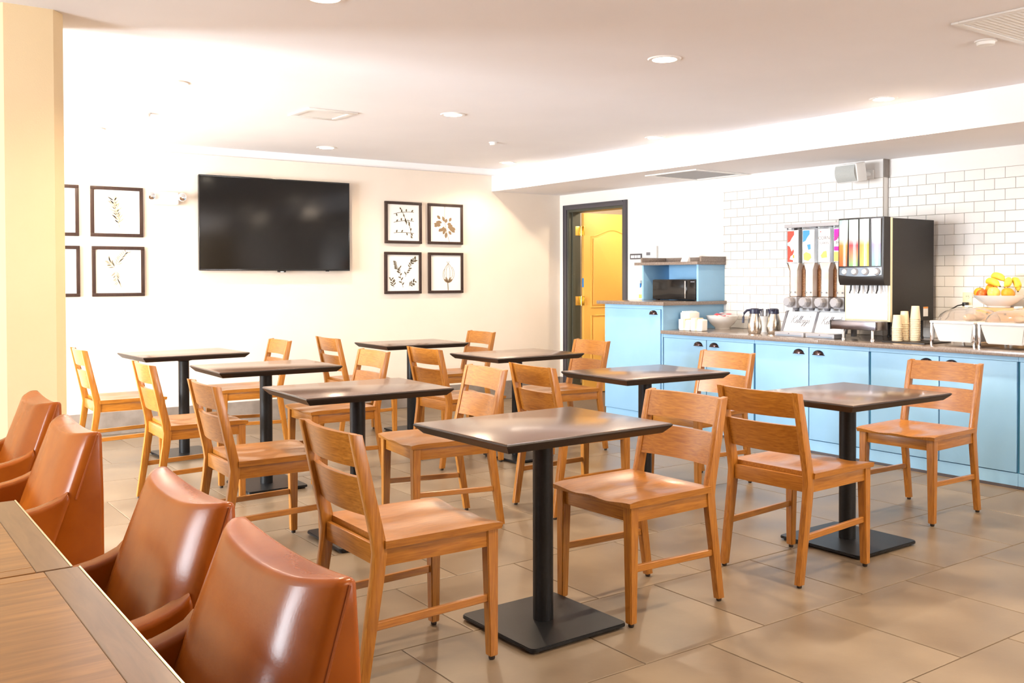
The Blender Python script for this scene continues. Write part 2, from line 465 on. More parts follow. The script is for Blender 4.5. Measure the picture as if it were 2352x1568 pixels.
# wall tiles 3 x 6 in, half-bond, on both planes of the right wall
SW, SH, SG = 0.1475, 0.0761, 0.0013
panel = B()
bm_box(panel, XR - 0.004, XR, 4.352, 5.972, 0.835, 2.054)
bm_box(panel, XR2 - 0.004, XR2, 1.9, 4.352, 0.835, 2.054)
obj('tile_backing', panel, M['tile_grout'], wall_right)
def wtile_geo(b, w_, h_, c=(0, 0, 0)):
    t = 0.0016
    lo = [(-w_ / 2, -h_ / 2), (w_ / 2, -h_ / 2), (w_ / 2, h_ / 2), (-w_ / 2, h_ / 2)]
    a = [b.verts.new((c[0], c[1] + p[0], c[2] + p[1])) for p in lo]
    m = [b.verts.new((c[0] - 0.0045, c[1] + p[0], c[2] + p[1])) for p in lo]
    hi = [b.verts.new((c[0] - 0.006, c[1] + p[0] * (1 - 2 * t / w_), c[2] + p[1] * (1 - 2 * t / h_))) for p in lo]
    b.faces.new(hi)
    for i in range(4):
        j = (i + 1) % 4
        b.faces.new((a[i], a[j], m[j], m[i]))
        b.faces.new((m[i], m[j], hi[j], hi[i]))
tl = []
for r in range(16):
    za = 2.052 - (r + 1) * SH
    off = 3.741 if r % 2 == 0 else 3.668
    n = -14
    while True:
        ya = off + n * SW
        n += 1
        if ya > 5.972: break
        yb = ya + SW
        for (lo, hi, xx) in ((1.9, 4.3505, XR2), (4.3535, 5.972, XR)):
            a, c = max(ya, lo), min(yb, hi)
            if c - a > 0.012:
                tl.append((xx - 0.004, (a + c) / 2, za + SH / 2, round(c - a - 2 * SG, 4)))
def hidden(t):
    x, y, z, ww = t
    return y < 2.72 or (3.8 < y < 4.72 and z < 1.72) or z < 0.98
vis = sorted([t for t in tl if not hidden(t)], key=lambda t: t[1])
wcache = {}
for t in vis[:300]:
    if t[3] not in wcache:
        b = B()
        wtile_geo(b, t[3], SH - 2 * SG)
        wcache[t[3]] = mesh_from(b, 'tile', M['subway'])
    o = bpy.data.objects.new('tile', wcache[t[3]])
    o.location = t[:3]
    link(o, wall_right)
b = B()
for t in vis[300:] + [t for t in tl if hidden(t)]:
    wtile_geo(b, t[3], SH - 2 * SG, t[:3])
o = obj('tile', b, M['subway'], wall_right)
o['kind'] = 'stuff'

# ---------------------------------------------------------------- door
door = thing('door_1', 'yellow panelled door standing open in a charcoal frame', None, (XR, 7.765, 0), kind='structure')
b = B()
f = 0.055
for (a, c, z0, z1) in ((-0.515, -0.46, 0, 2.078), (0.46, 0.515, 0, 2.078), (-0.46, 0.46, 2.025, 2.078)):
    bm_box(b, -0.02, 0.0, a, c, z0, z1, bev=0.004)
    bm_box(b, -0.026, 0.0, a + (0.036 if a > 0 else 0.004) if z0 == 0 else a, (a + 0.050 if a > 0 else a + 0.018) if z0 == 0 else c, z0 if z0 == 0 else z1 - 0.018, z1 - 0.003, bev=0.002)
obj('door_casing', b, M['door_grey'], door, smooth=True, angle=35)
b = B()
bm_box(b, 0, 0.16, 0.43, 0.46, 0, 2.03)
bm_box(b, 0, 0.16, -0.46, -0.43, 0, 2.03)
bm_box(b, 0, 0.16, -0.43, 0.43, 2.0, 2.03)
bm_box(b, 0.04, 0.075, 0.415, 0.43, 0, 2.0)
bm_box(b, 0.04, 0.075, -0.43, -0.415, 0, 2.0)
obj('door_jamb', b, M['door_olive'], door)
# leaf folded back into the corridor, hinged on the far jamb; its face looks towards the room
b = B()
LX0, LX1, LY = 0.185, 1.02, 0.40
bm_box(b, LX0, LX1, LY, LY + 0.04, 0.01, 2.0, bev=0.002)
leaf = obj('door_leaf', b, M['yellow'], door, smooth=True, angle=35, label='yellow door leaf with arched raised panel')
def arch(x0, x1, z0, z1, rise, n=14):
    pts = [(x0, z0), (x1, z0), (x1, z1)]
    for i in range(1, n):
        t = i / n
        pts.append((x1 + (x0 - x1) * t, z1 + rise * 0.5 * (1 - math.cos(2 * PI * t))))
    pts.append((x0, z1))
    return pts
for (z0, z1, rise) in ((0.98, 1.72, 0.075), (0.18, 0.84, 0.0)):
    b = bm_prism(B(), arch(LX0 + 0.13, LX1 - 0.13, z0, z1, rise), LY - 0.010, LY + 0.001, 'XZ', bev=0.008, seg=2)
    obj('door_panel', b, M['yellow'], leaf, smooth=True, angle=30)
    tube('door_moulding', [(x, LY - 0.001, z) for x, z in arch(LX0 + 0.105, LX1 - 0.105, z0 - 0.025, z1 + 0.025, rise)] + [(LX0 + 0.105, LY - 0.001, z0 - 0.025)], 0.008, M['yellow'], leaf, n=6)
for z in (1.80, 1.03, 0.25):
    b = B()
    bm_box(b, 0.085, 0.155, 0.425, 0.431, z - 0.05, z + 0.05, bev=0.002)
    bm_box(b, 0.175, 0.186, 0.385, 0.43, z - 0.05, z + 0.05, bev=0.002)
    bm_lathe(b, [(0.009, z - 0.055), (0.009, z + 0.055)], 10, (0.166, 0.418, 0))
    obj('hinge', b, M['brass'], door, smooth=True, angle=40, label='polished brass hinge')
box('strike_label', (LX0 - 0.001, LX0 + 0.0, LY + 0.004, LY + 0.03, 1.18, 1.28), M['lbl_blue'], door, label='small blue sticker on the edge of the door')

# ---------------------------------------------------------------- ceiling fittings
XN = ('left', 'middle', 'right')
def downlight(x, y, label, energy):
    t = thing('downlight', label, 'ceiling light', (x, y, ZC), group='recessed ceiling lights')
    b = bm_lathe(B(), [(0.062, -0.001), (0.064, -0.006), (0.082, -0.006), (0.088, 0.0)], 28)
    obj('trim_ring', b, M['trim_white'], t, smooth=True, angle=40)
    lathe('lens', [(0.0, -0.0035), (0.061, -0.0025), (0.061, 0.0)], M['lens'], t, 28)
    l = bpy.data.lights.new('lamp', 'SPOT')
    l.energy = energy
    l.color = WARM
    l.spot_size = R(152)
    l.spot_blend = 0.55
    l.shadow_soft_size = 0.035
    o = bpy.data.objects.new('lamp', l)
    o.location = (0, 0, -0.012)
    link(o, t)
    return t
ROWN = {1.55: 'row closest to the camera', 3.60: 'row nearest the camera', 5.66: 'middle row', 7.72: 'row nearest the back wall'}
for y in (-0.5, 1.55, 3.60, 5.66, 7.72):
    for i, x in enumerate((1.65, 3.55, 5.48)):
        nm = ROWN.get(y, 'row behind the camera')
        downlight(x, y, 'round recessed ceiling light, %s of the three in the %s' % (XN[i], nm), {7.72: 24.0, 5.66: 34.0, 3.60: 46.0, 1.55: 46.0}.get(y, 30.0))
lc = bpy.data.lights.new('corridor_lamp', 'POINT')
lc.energy = 15; lc.color = (1.0, 0.86, 0.62); lc.shadow_soft_size = 0.08
ct = thing('downlight', 'round recessed light in the corridor beyond the door', 'ceiling light', (7.5, 7.3, ZC))
lathe('lens', [(0.0, -0.0035), (0.061, -0.0025), (0.061, 0.0)], M['lens'], ct, 24)
o = bpy.data.objects.new('lamp', lc)
o.location = (0, 0, -0.1)
link(o, ct)

def vent(name, label, loc, sx, sy, nslat, along='X', z=0.0, core=0.05, m='ceiling', fill=0.455):
    t = thing(name, label, 'vent', loc)
    fr = core
    b = B()
    bm_box(b, -sx / 2, sx / 2, -sy / 2, -sy / 2 + fr, -0.010, 0, bev=0.003)
    bm_box(b, -sx / 2, sx / 2, sy / 2 - fr, sy / 2, -0.010, 0, bev=0.003)
    bm_box(b, -sx / 2, -sx / 2 + fr, -sy / 2 + fr, sy / 2 - fr, -0.010, 0, bev=0.003)
    bm_box(b, sx / 2 - fr, sx / 2, -sy / 2 + fr, sy / 2 - fr, -0.010, 0, bev=0.003)
    obj('frame', b, M['white_plastic'], t, smooth=True, angle=35)
    box('duct', (-sx / 2 + fr, sx / 2 - fr, -sy / 2 + fr, sy / 2 - fr, -0.0015, -0.0005), M[m], t)
    span = (sy if along == 'X' else sx) - 2 * fr
    for i in range(nslat):
        c = -span / 2 + span * (i + 0.5) / nslat
        q = span / nslat * fill
        if along == 'X':
            bb = hex_loft(B(), [(-sx / 2 + fr, c - q, -0.0020), (sx / 2 - fr, c - q, -0.0020), (sx / 2 - fr, c - q + 0.003, -0.0020), (-sx / 2 + fr, c - q + 0.003, -0.0020)],
                          [(-sx / 2 + fr, c + q - 0.003, -0.0065), (sx / 2 - fr, c + q - 0.003, -0.0065), (sx / 2 - fr, c + q, -0.0065), (-sx / 2 + fr, c + q, -0.0065)])
        else:
            bb = hex_loft(B(), [(c - q, -sy / 2 + fr, -0.0065), (c - q + 0.003, -sy / 2 + fr, -0.0065), (c - q + 0.003, sy / 2 - fr, -0.0065), (c - q, sy / 2 - fr, -0.0065)],
                          [(c + q - 0.003, -sy / 2 + fr, -0.002), (c + q, -sy / 2 + fr, -0.002), (c + q, sy / 2 - fr, -0.002), (c + q - 0.003, sy / 2 - fr, -0.002)])
        obj('slat', bb, M['white_plastic'], t)
    return t
vent('ceiling_vent', 'small square white ceiling vent above the left row of tables', (2.80, 6.15, ZC), 0.36, 0.36, 8, 'X', m='pale_grey', fill=0.43)
vent('ceiling_vent', 'large louvred return vent in the ceiling at the upper right', (4.42, 2.05, ZC), 0.64, 0.62, 22, 'X', core=0.035, m='grey_plastic', fill=0.38)
vent('ceiling_vent', 'flat white access grille under the soffit above the tall cabinet', (6.27, 5.96, 2.195), 0.66, 0.62, 10, 'Y', core=0.04)
def disc(label, x, y, r):
    t = thing('smoke_detector', label, 'detector', (x, y, ZC))
    lathe('base', [(r, 0), (r, -0.006), (r * 0.9, -0.008)], M['white_plastic'], t, 24)
    lathe('cap', [(r * 0.82, -0.008), (r * 0.78, -0.022), (r * 0.5, -0.026), (0, -0.026)], M['white_plastic'], t, 24)
disc('round white detector on the ceiling beside the large louvred vent', 4.545, 2.44, 0.05)
disc('small white ceiling disc between the middle and right rear lights', 4.56, 6.64, 0.035)
disc('small white ceiling disc near the column, above the far left table', 1.80, 6.80, 0.03)

# ---------------------------------------------------------------- things on the back wall
tv = thing('television', 'large black flat-screen television mounted on the back wall', 'television', (3.333, YB, 1.36))
box('housing', (-0.706, 0.706, -0.062, -0.022, 0.0, 0.82), M['black_plastic'], tv, bev=0.004)
box('wall_bracket', (-0.3, 0.3, -0.022, -0.0005, 0.2, 0.62), M['black_metal'], tv, bev=0.003)
b = B()
bm_box(b, -0.71, 0.71, -0.068, -0.05, 0.812, 0.824, bev=0.002)
bm_box(b, -0.71, 0.71, -0.068, -0.05, -0.004, 0.012, bev=0.002)
bm_box(b, -0.71, -0.701, -0.068, -0.05, 0.012, 0.812, bev=0.002)
bm_box(b, 0.701, 0.71, -0.068, -0.05, 0.012, 0.812, bev=0.002)
obj('bezel', b, M['black_gloss'], tv, smooth=True, angle=35)
box('screen', (-0.702, 0.702, -0.066, -0.058, 0.010, 0.813), M['screen'], tv)
nb = box('sensor_housing', (0.0, 0.075, -0.066, -0.045, -0.018, -0.003), M['black_plastic'], tv, bev=0.003)
box('sensor_light', (0.022, 0.052, -0.0675, -0.066, -0.016, -0.010), M['lbl_white'], nb)
box('control_nub', (0.47, 0.50, -0.066, -0.045, -0.010, -0.003), M['black_plastic'], tv, bev=0.002)

def leafshape(b, p, ang, L, W_, y):
    d = Vector((math.cos(ang), math.sin(ang)))
    n = Vector((-d.y, d.x))
    pts = []
    K = 5
    for i in range(K + 1):
        t = i / K
        pts.append(p + d * (L * t) + n * (W_ * math.sin(PI * t) ** 0.8))
    for i in range(K - 1, 0, -1):
        t = i / K
        pts.append(p + d * (L * t) - n * (W_ * math.sin(PI * t) ** 0.8))
    b.faces.new([b.verts.new((q.x, y, q.y)) for q in pts])
def stroke(b, pts, wd, y):
    pts = [Vector(p) for p in pts]
    L_, R_ = [], []
    for i, p in enumerate(pts):
        t = (pts[min(i + 1, len(pts) - 1)] - pts[max(i - 1, 0)]).normalized()
        n = Vector((-t.y, t.x)) * wd / 2
        L_.append(b.verts.new((p.x + n.x, y, p.y + n.y)))
        R_.append(b.verts.new((p.x - n.x, y, p.y - n.y)))
    for i in range(len(pts) - 1):
        b.faces.new((L_[i], L_[i + 1], R_[i + 1], R_[i]))
def curve(p0, a, L, bend, n=8):
    pts = [Vector(p0)]
    for i in range(n):
        pts.append(pts[-1] + Vector((math.cos(a), math.sin(a))) * L / n)
        a += bend / n
    return pts, a
def drawing(kind, seed, y):
    rnd = random.Random(seed)
    b = B()
    if kind == 'branches':
        for (x, z, a, L, bd) in ((-0.09, -0.085, 0.1, 0.19, -0.25), (-0.09, 0.0, 0.25, 0.19, -0.4), (-0.09, 0.07, 0.25, 0.19, -0.35), (-0.03, 0.12, -0.95, 0.15, -0.5), (0.04, 0.03, -1.2, 0.16, -0.4)):
            pts, _ = curve((x, z), a, L, bd)
            stroke(b, pts, 0.004, y)
            for p in pts[1::2]:
                leafshape(b, p, rnd.choice((1.2, -1.4, 2.2)) + rnd.uniform(-.4, .4), 0.026, 0.0065, y - 0.0002)
    elif kind == 'cluster':
        pts, _ = curve((0.035, -0.13), 1.95, 0.26, -0.5)
        stroke(b, pts, 0.003, y)
        for i in range(24):
            a = rnd.uniform(0, 2 * PI)
            r = rnd.uniform(0.012, 0.062)
            p = Vector((math.cos(a) * r + 0.0, math.sin(a) * r - 0.005))
            leafshape(b, p, a + rnd.uniform(-.5, .5), rnd.uniform(0.03, 0.044), 0.0105, y - 0.0001 - i * 0.00002)
    elif kind == 'sprigs':
        for (x, z, a, L) in ((0.0, -0.11, 1.9, 0.15), (0.02, -0.03, 1.2, 0.13), (-0.03, 0.0, 2.1, 0.09), (-0.08, -0.11, 1.7, 0.07), (0.05, -0.10, 0.5, 0.06), (0.06, 0.07, 0.8, 0.06)):
            pts, _ = curve((x, z), a, L, rnd.uniform(-.6, .6))
            stroke(b, pts, 0.003, y)
            for p in pts[1:]:
                leafshape(b, p, a + rnd.choice((-.9, .9)), rnd.uniform(.02, .034), 0.005, y - 0.0002)
    elif kind == 'bud':
        pts, _ = curve((0.02, -0.13), 1.6, 0.06, 0.1)
        stroke(b, pts, 0.007, y)
        for a0, bd, L in ((2.4, -1.9, 0.17), (0.7, 1.9, 0.17), (2.0, -1.1, 0.17), (1.15, 1.1, 0.17), (2.75, -2.0, 0.13), (0.35, 2.1, 0.15)):
            pts, _ = curve((0.02, -0.075), a0, L, bd, 10)
            stroke(b, pts, 0.0028, y)
        for a in (0.6, 2.5, 1.1, 2.0):
            leafshape(b, Vector((0.02, -0.075)), a, 0.05, 0.008, y - 0.0002)
    else:
        for k in range(2 if kind == 'fern' else 3):
            a = 1.57 + (rnd.uniform(-.3, .3) if kind == 'fern' else (-0.25, 3.0, 0.9)[k])
            p0 = (rnd.uniform(-.01, .02), -0.10) if kind == 'fern' else (-0.015, 0.02)
            pts, _ = curve(p0, a, 0.17 if kind == 'fern' else (0.13, 0.10, 0.07)[k], rnd.uniform(-.4, .4) if kind == 'fern' else (-0.7, 0.7, -0.4)[k], 10)
            stroke(b, pts, 0.0022, y)
            for p in pts[2:]:
                for s in (-1, 1):
                    leafshape(b, p, a + s * rnd.uniform(.5, .9), rnd.uniform(.03, .05), 0.0035, y - 0.0002)
    return b
def picture(cx, z0, label, kind, ink, seed, s=0.412):
    t = thing('picture_frame', label, 'picture', (cx, YB, z0), group='framed botanical prints on the back wall')
    h = s / 2
    fw = 0.028
    for q in ((-h, h, 0, fw), (-h, h, s - fw, s), (-h, -h + fw, fw, s - fw), (h - fw, h, fw, s - fw)):
        box('frame_rail', (q[0], q[1], -0.026, -0.001, q[2], q[3]), M['frame_wood'], t, bev=0.003)
    box('backing_paper', (-h + fw - 0.002, h - fw + 0.002, -0.014, -0.001, fw - 0.002, s - fw + 0.002), M['paper'], t)
    o = obj('botanical_drawing', drawing(kind, seed, -0.0146), M[ink], t)
    o.location = (0, 0, s / 2)
    k = {'branches': 1.2, 'cluster': 1.45, 'sprigs': 1.3, 'bud': 1.35, 'fern': 1.35, 'spray': 1.15}[kind]
    o.scale = (k, 1, k)
picture(4.652, 1.627, 'black framed print of thin budding branches, upper left of the right-hand four', 'branches', 'ink_dark', 1)
picture(5.139, 1.627, 'black framed print of a dark leaf cluster, upper right of the right-hand four', 'cluster', 'ink_brown', 2)
picture(4.646, 1.132, 'black framed print of scattered leafy sprigs, lower left of the right-hand four', 'sprigs', 'ink_dark', 3)
picture(5.141, 1.132, 'black framed print of a single flower bud, lower right of the right-hand four', 'bud', 'ink_brown', 4)
picture(1.965, 1.632, 'black framed print of a faint upright sprig beside the emergency light', 'fern', 'ink_pale', 5)
picture(1.973, 1.142, 'black framed print of a faint spreading sprig, below the upright sprig print', 'spray', 'ink_pale', 6)
picture(1.466, 1.632, 'black framed print half hidden by the column, upper one', 'fern', 'ink_pale', 7)
picture(1.470, 1.142, 'black framed print half hidden by the column, lower one', 'spray', 'ink_pale', 8)

em = thing('emergency_light', 'white twin-head emergency light between the prints and the television', 'emergency light', (2.345, YB, 1.965))
b = B()
bm_box(b, -0.115, 0.115, -0.065, 0.0, -0.055, 0.055, bev=0.025, seg=4)
obj('housing', b, M['white_plastic'], em, smooth=True, angle=60)
for s in (-1, 1):
    b = B()
    bm_lathe(b, [(0.012, 0.0), (0.034, -0.03), (0.036, -0.045), (0.033, -0.05), (0.0, -0.047)], 18, (s * 0.128, -0.055, 0.012), 'Y')
    lh = obj('lamp_head', b, M['white_plastic'], em, smooth=True, angle=50)
    b = B()
    bm_lathe(b, [(0.031, -0.0505), (0.02, -0.056), (0.0, -0.058)], 18, (s * 0.128, -0.055, 0.012), 'Y')
    obj('lamp_lens', b, M['chrome'], lh, smooth=True, angle=60)

# ---------------------------------------------------------------- cafe tables
def make_table(label):
    t = thing('pedestal_table', label, 'table', (0, 0, 0), 0, 'small rectangular pedestal tables')
    a, c = 0.382, 0.295
    b = B()
    u = 0.028
    bm_box(b, -a + 0.004, a - 0.004, -c + 0.004, c - 0.004, 0.742, 0.750, bev=0.0025)
    obj('tabletop', b, M['table_dark'], t, smooth=True, angle=35)
    b = B()
    lv = []
    for (ix, z) in ((u, 0.713), (0.006, 0.735), (0.0, 0.743), (0.0025, 0.7475)):
        lv.append([b.verts.new(p) for p in ((-a + ix, -c + ix, z), (a - ix, -c + ix, z), (a - ix, c - ix, z), (-a + ix, c - ix, z))])
    for p, q in zip(lv, lv[1:]):
        for i in range(4):
            b.faces.new((p[i], p[(i + 1) % 4], q[(i + 1) % 4], q[i]))
    b.faces.new(list(reversed(lv[0])))
    b.faces.new(lv[-1])
    obj('edge', b, M['table_edge'], t)
    lathe('mounting_plate', [(0.035, 0.685), (0.045, 0.69), (0.14, 0.708), (0.14, 0.713), (0, 0.713)], M['black_metal'], t, 24)
    lathe('pole', [(0.038, 0.018), (0.038, 0.70)], M['black_metal'], t, 28)
    s = 0.222
    b = bm_box(B(), -s, s, -s, s, 0.010, 0.022, bev=0.0)
    ve = [e for e in b.edges if abs(e.verts[0].co.z - e.verts[1].co.z) > 0.005]
    bmesh.ops.bevel(b, geom=ve, offset=0.025, segments=5, affect='EDGES', profile=0.5)
    bmesh.ops.bevel(b, geom=[e for e in b.edges if abs(e.verts[0].co.z - 0.022) < 1e-4 and abs(e.verts[1].co.z - 0.022) < 1e-4], offset=0.003, segments=2, affect='EDGES')
    obj('base_plate', b, M['black_metal'], t, smooth=True, angle=35)
    for sx in (-1, 1):
        for sy in (-1, 1):
            lathe('foot', [(0.018, 0.0), (0.018, 0.011)], M['glide'], t, 12, (sx * 0.19, sy * 0.19, 0))
    return t
TBL = [('T1', 2.160, 2.825, 1.0, 'nearest table of the left row, dark brown top on a black pedestal'),
       ('T6', 2.135, 4.300, -2.0, 'second table from the front in the left row, dark brown top'),
       ('T7', 2.215, 5.720, -1.0, 'third table from the front in the left row, dark brown top'),
       ('T8', 2.120, 7.080, 3.0, 'farthest table of the left row, dark brown top, near the back wall'),
       ('T2', 4.030, 2.835, 0.0, 'nearest table of the right row, glossy dark brown top near the counter'),
       ('T3', 3.820, 4.030, -2.5, 'second table from the front in the right row, dark brown top'),
       ('T4', 4.020, 5.560, 1.0, 'third table from the front in the right row, dark brown top'),
       ('T5', 3.985, 7.020, -1.0, 'farthest table of the right row, dark brown top, near the framed prints')]
t0 = None
for (k, x, y, a, lb) in TBL:
    if t0 is None:
        t0 = make_table(lb)
        t0.location = (x, y, 0)
        t0.rotation_euler = (0, 0, R(a))
    else:
        tt = dup(t0, (x, y, 0), R(a), lb)
        if k == 'T2': tt.scale = (1.035, 1.035, 0.97)
        f = {'T3': 0.72, 'T4': 0.72, 'T5': 0.72, 'T6': 0.85, 'T7': 0.85, 'T8': 0.85}.get(k, 1.0)
        for ch in tt.children:
            if ch.name.startswith(('base_plate', 'foot')): ch.scale = (f, 0.95 if f < 1 else 1.0, 1)

# ---------------------------------------------------------------- wooden chairs (local +x is the front)
HW = 0.2225
def make_chair(label):
    t = thing('dining_chair', label, 'chair', (0, 0, 0), 0, 'honey wood dining chairs')
    # saddle seat
    b = B()
    NX, NY = 22, 22
    x0, x1 = -0.195, 0.245
    def zt(x, y):
        d = 0.0
        for s in (-1, 1):
            d += math.exp(-((y - s * 0.088) / 0.075) ** 2)
        f = math.exp(-((x + 0.05) / 0.11) ** 2) * 0.012 + (0.013 * math.exp(-((x - 0.19) / 0.12) ** 2))
        edge = min(1.0, max(0.0, (HW - abs(y)) / 0.05)) * min(1.0, (x - x0) / 0.06)
        fall = 0.006 * max(0.0, (x - 0.185) / 0.06) ** 2
        return 0.470 - d * f * edge - fall
    top = [[b.verts.new((x0 + (x1 - x0) * i / NX, -HW + 2 * HW * j / NY, zt(x0 + (x1 - x0) * i / NX, -HW + 2 * HW * j / NY))) for j in range(NY + 1)] for i in range(NX + 1)]
    bot = [[b.verts.new((x0 + (x1 - x0 - 0.004) * i / NX, (-HW + 2 * HW * j / NY) * 0.985, 0.445)) for j in range(NY + 1)] for i in range(NX + 1)]
    for i in range(NX):
        for j in range(NY):
            b.faces.new((top[i][j], top[i + 1][j], top[i + 1][j + 1], top[i][j + 1]))
            b.faces.new((bot[i][j], bot[i][j + 1], bot[i + 1][j + 1], bot[i + 1][j]))
    for i in range(NX):
        b.faces.new((top[i][0], bot[i][0], bot[i + 1][0], top[i + 1][0]))
        b.faces.new((top[i][NY], top[i + 1][NY], bot[i + 1][NY], bot[i][NY]))
    for j in range(NY):
        b.faces.new((top[0][j], top[0][j + 1], bot[0][j + 1], bot[0][j]))
        b.faces.new((top[NX][j], bot[NX][j], bot[NX][j + 1], top[NX][j + 1]))
    obj('seat', b, M['wood_x'], t, smooth=True, angle=40)
    # aprons
    for (c, m) in (((0.204, 0.220, -0.175, 0.175, 0.388, 0.4455), 'wood_y'), ((-0.218, -0.202, -0.18, 0.18, 0.388, 0.452), 'wood_y'),
                   ((-0.20, 0.20, -0.207, -0.191, 0.388, 0.4455), 'wood_x'), ((-0.20, 0.20, 0.191, 0.207, 0.388, 0.4455), 'wood_x')):
        box('apron', c, M[m], t, bev=0.0015)
    # front legs
    for s in (-1, 1):
        yo, yi = s * 0.212, s * 0.170
        yi2 = s * 0.180
        lo = [(0.198, yi2, 0.014), (0.230, yi2, 0.014), (0.230, yo, 0.014), (0.198, yo, 0.014)]
        hi = [(0.188, yi, 0.4455), (0.232, yi, 0.4455), (0.232, yo, 0.4455), (0.188, yo, 0.4455)]
        b = hex_loft(B(), lo, hi)
        bmesh.ops.bevel(b, geom=b.edges[:], offset=0.003, segments=2, affect='EDGES')
        lg = obj('leg', b, M['wood_z'], t, smooth=True, angle=35)
        lathe('glide', [(0.009, 0.0), (0.011, 0.004), (0.011, 0.015)], M['glide'], lg, 10, (0.214, s * 0.196, 0))
    # rear posts: bent side profile, leg and back post in one piece
    prof = [(-0.285, 0.012), (-0.252, 0.012), (-0.196, 0.35), (-0.186, 0.43), (-0.190, 0.47), (-0.268, 0.806), (-0.306, 0.812), (-0.236, 0.48), (-0.229, 0.43), (-0.236, 0.36)]
    for s in (-1, 1):
        a, c = (0.184, 0.212) if s > 0 else (-0.212, -0.184)
        b = bm_prism(B(), prof, a, c, 'XZ', bev=0.002, seg=2)
        lg = obj('leg', b, M['wood_z'], t, smooth=True, angle=35)
        lathe('glide', [(0.009, 0.0), (0.011, 0.004), (0.011, 0.014)], M['glide'], lg, 10, (-0.268, s * 0.198, 0))
    # curved back slats
    def px(z, front):
        k = (z - 0.47) / (0.806 - 0.47)
        return -0.190 - 0.078 * k - (0.0 if front else 0.020) - 0.006
    for (za, zb) in ((0.702, 0.808), (0.545, 0.668)):
        b = B()
        n = 14
        rows = []
        for i in range(n + 1):
            y = -0.1845 + 0.369 * i / n
            bow = -0.024 * (1 - (y / 0.1845) ** 2)
            rows.append([b.verts.new(p) for p in ((px(za, 1) + bow, y, za), (px(zb, 1) + bow, y, zb), (px(zb, 0) + bow, y, zb), (px(za, 0) + bow, y, za))])
        for p, q in zip(rows, rows[1:]):
            for k in range(4):
                b.faces.new((p[k], q[k], q[(k + 1) % 4], p[(k + 1) % 4]))
        b.faces.new(rows[0]); b.faces.new(list(reversed(rows[-1])))
        bmesh.ops.recalc_face_normals(b, faces=b.faces[:])
        obj('back_slat', b, M['wood_y'], t, smooth=True, angle=35)
    for s in (-1, 1):
        b = hex_loft(B(), [(-0.222, s * 0.197 - 0.008, 0.188), (-0.222, s * 0.197 + 0.008, 0.188), (-0.226, s * 0.197 + 0.008, 0.214), (-0.226, s * 0.197 - 0.008, 0.214)],
                     [(0.200, s * 0.195 - 0.008, 0.200), (0.200, s * 0.195 + 0.008, 0.200), (0.200, s * 0.195 + 0.008, 0.226), (0.200, s * 0.195 - 0.008, 0.226)])
        bmesh.ops.bevel(b, geom=b.edges[:], offset=0.002, segments=1, affect='EDGES')
        obj('stretcher', b, M['wood_x'], t, smooth=True, angle=35)
    return t
NT = {'T1': 'the nearest table of the left row', 'T6': 'the second table of the left row', 'T7': 'the third table of the left row', 'T8': 'the farthest table of the left row',
      'T2': 'the nearest table of the right row', 'T3': 'the second table of the right row', 'T4': 'the third table of the right row', 'T5': 'the farthest table of the right row'}
# near top corner of the backrest (world x, y) and turn, as seen for each chair
CH = [('T1', 'L', 1.300, 2.660, -1.0), ('T6', 'L', 1.383, 4.200, -2.0), ('T7', 'L', 1.439, 5.437, -1.5), ('T8', 'L', 1.381, 6.85, -1.0),
      ('T2', 'L', 3.235, 2.515, 2.0), ('T3', 'L', 3.112, 4.004, -4.0), ('T4', 'L', 3.312, 5.480, 0.0), ('T5', 'L', 3.273, 6.960, -1.5),
      ('T1', 'R', 2.885, 2.605, 1.5), ('T2', 'R', 5.120, 2.765, 3.0), ('T3', 'R', 4.704, 4.000, 2.0), ('T4', 'R', 4.729, 5.400, -4.0),
      ('T5', 'R', 4.746, 6.930, -2.0), ('T6', 'R', 2.839, 4.060, -6.0), ('T7', 'R', 2.926, 5.490, -2.0), ('T8', 'R', 2.852, 6.920, -2.0)]
c0 = None
for (k, side, x, y, a) in CH:
    if side == 'L':
        rz = R(a)
        loc = Vector((-0.306, -0.212))
        lb = 'honey wood slat-back chair on the left side of ' + NT[k]
    else:
        rz = PI + R(a)
        loc = Vector((-0.268, 0.212))
        lb = 'honey wood slat-back chair on the right side of ' + NT[k]
    q = Vector((loc.x * math.cos(rz) - loc.y * math.sin(rz), loc.x * math.sin(rz) + loc.y * math.cos(rz)))
    P = (x - q.x, y - q.y, 0)
    if c0 is None:
        c0 = make_chair(lb)
        c0.location = P
        c0.rotation_euler = (0, 0, rz)
    else:
        dup(c0, P, rz, lb)

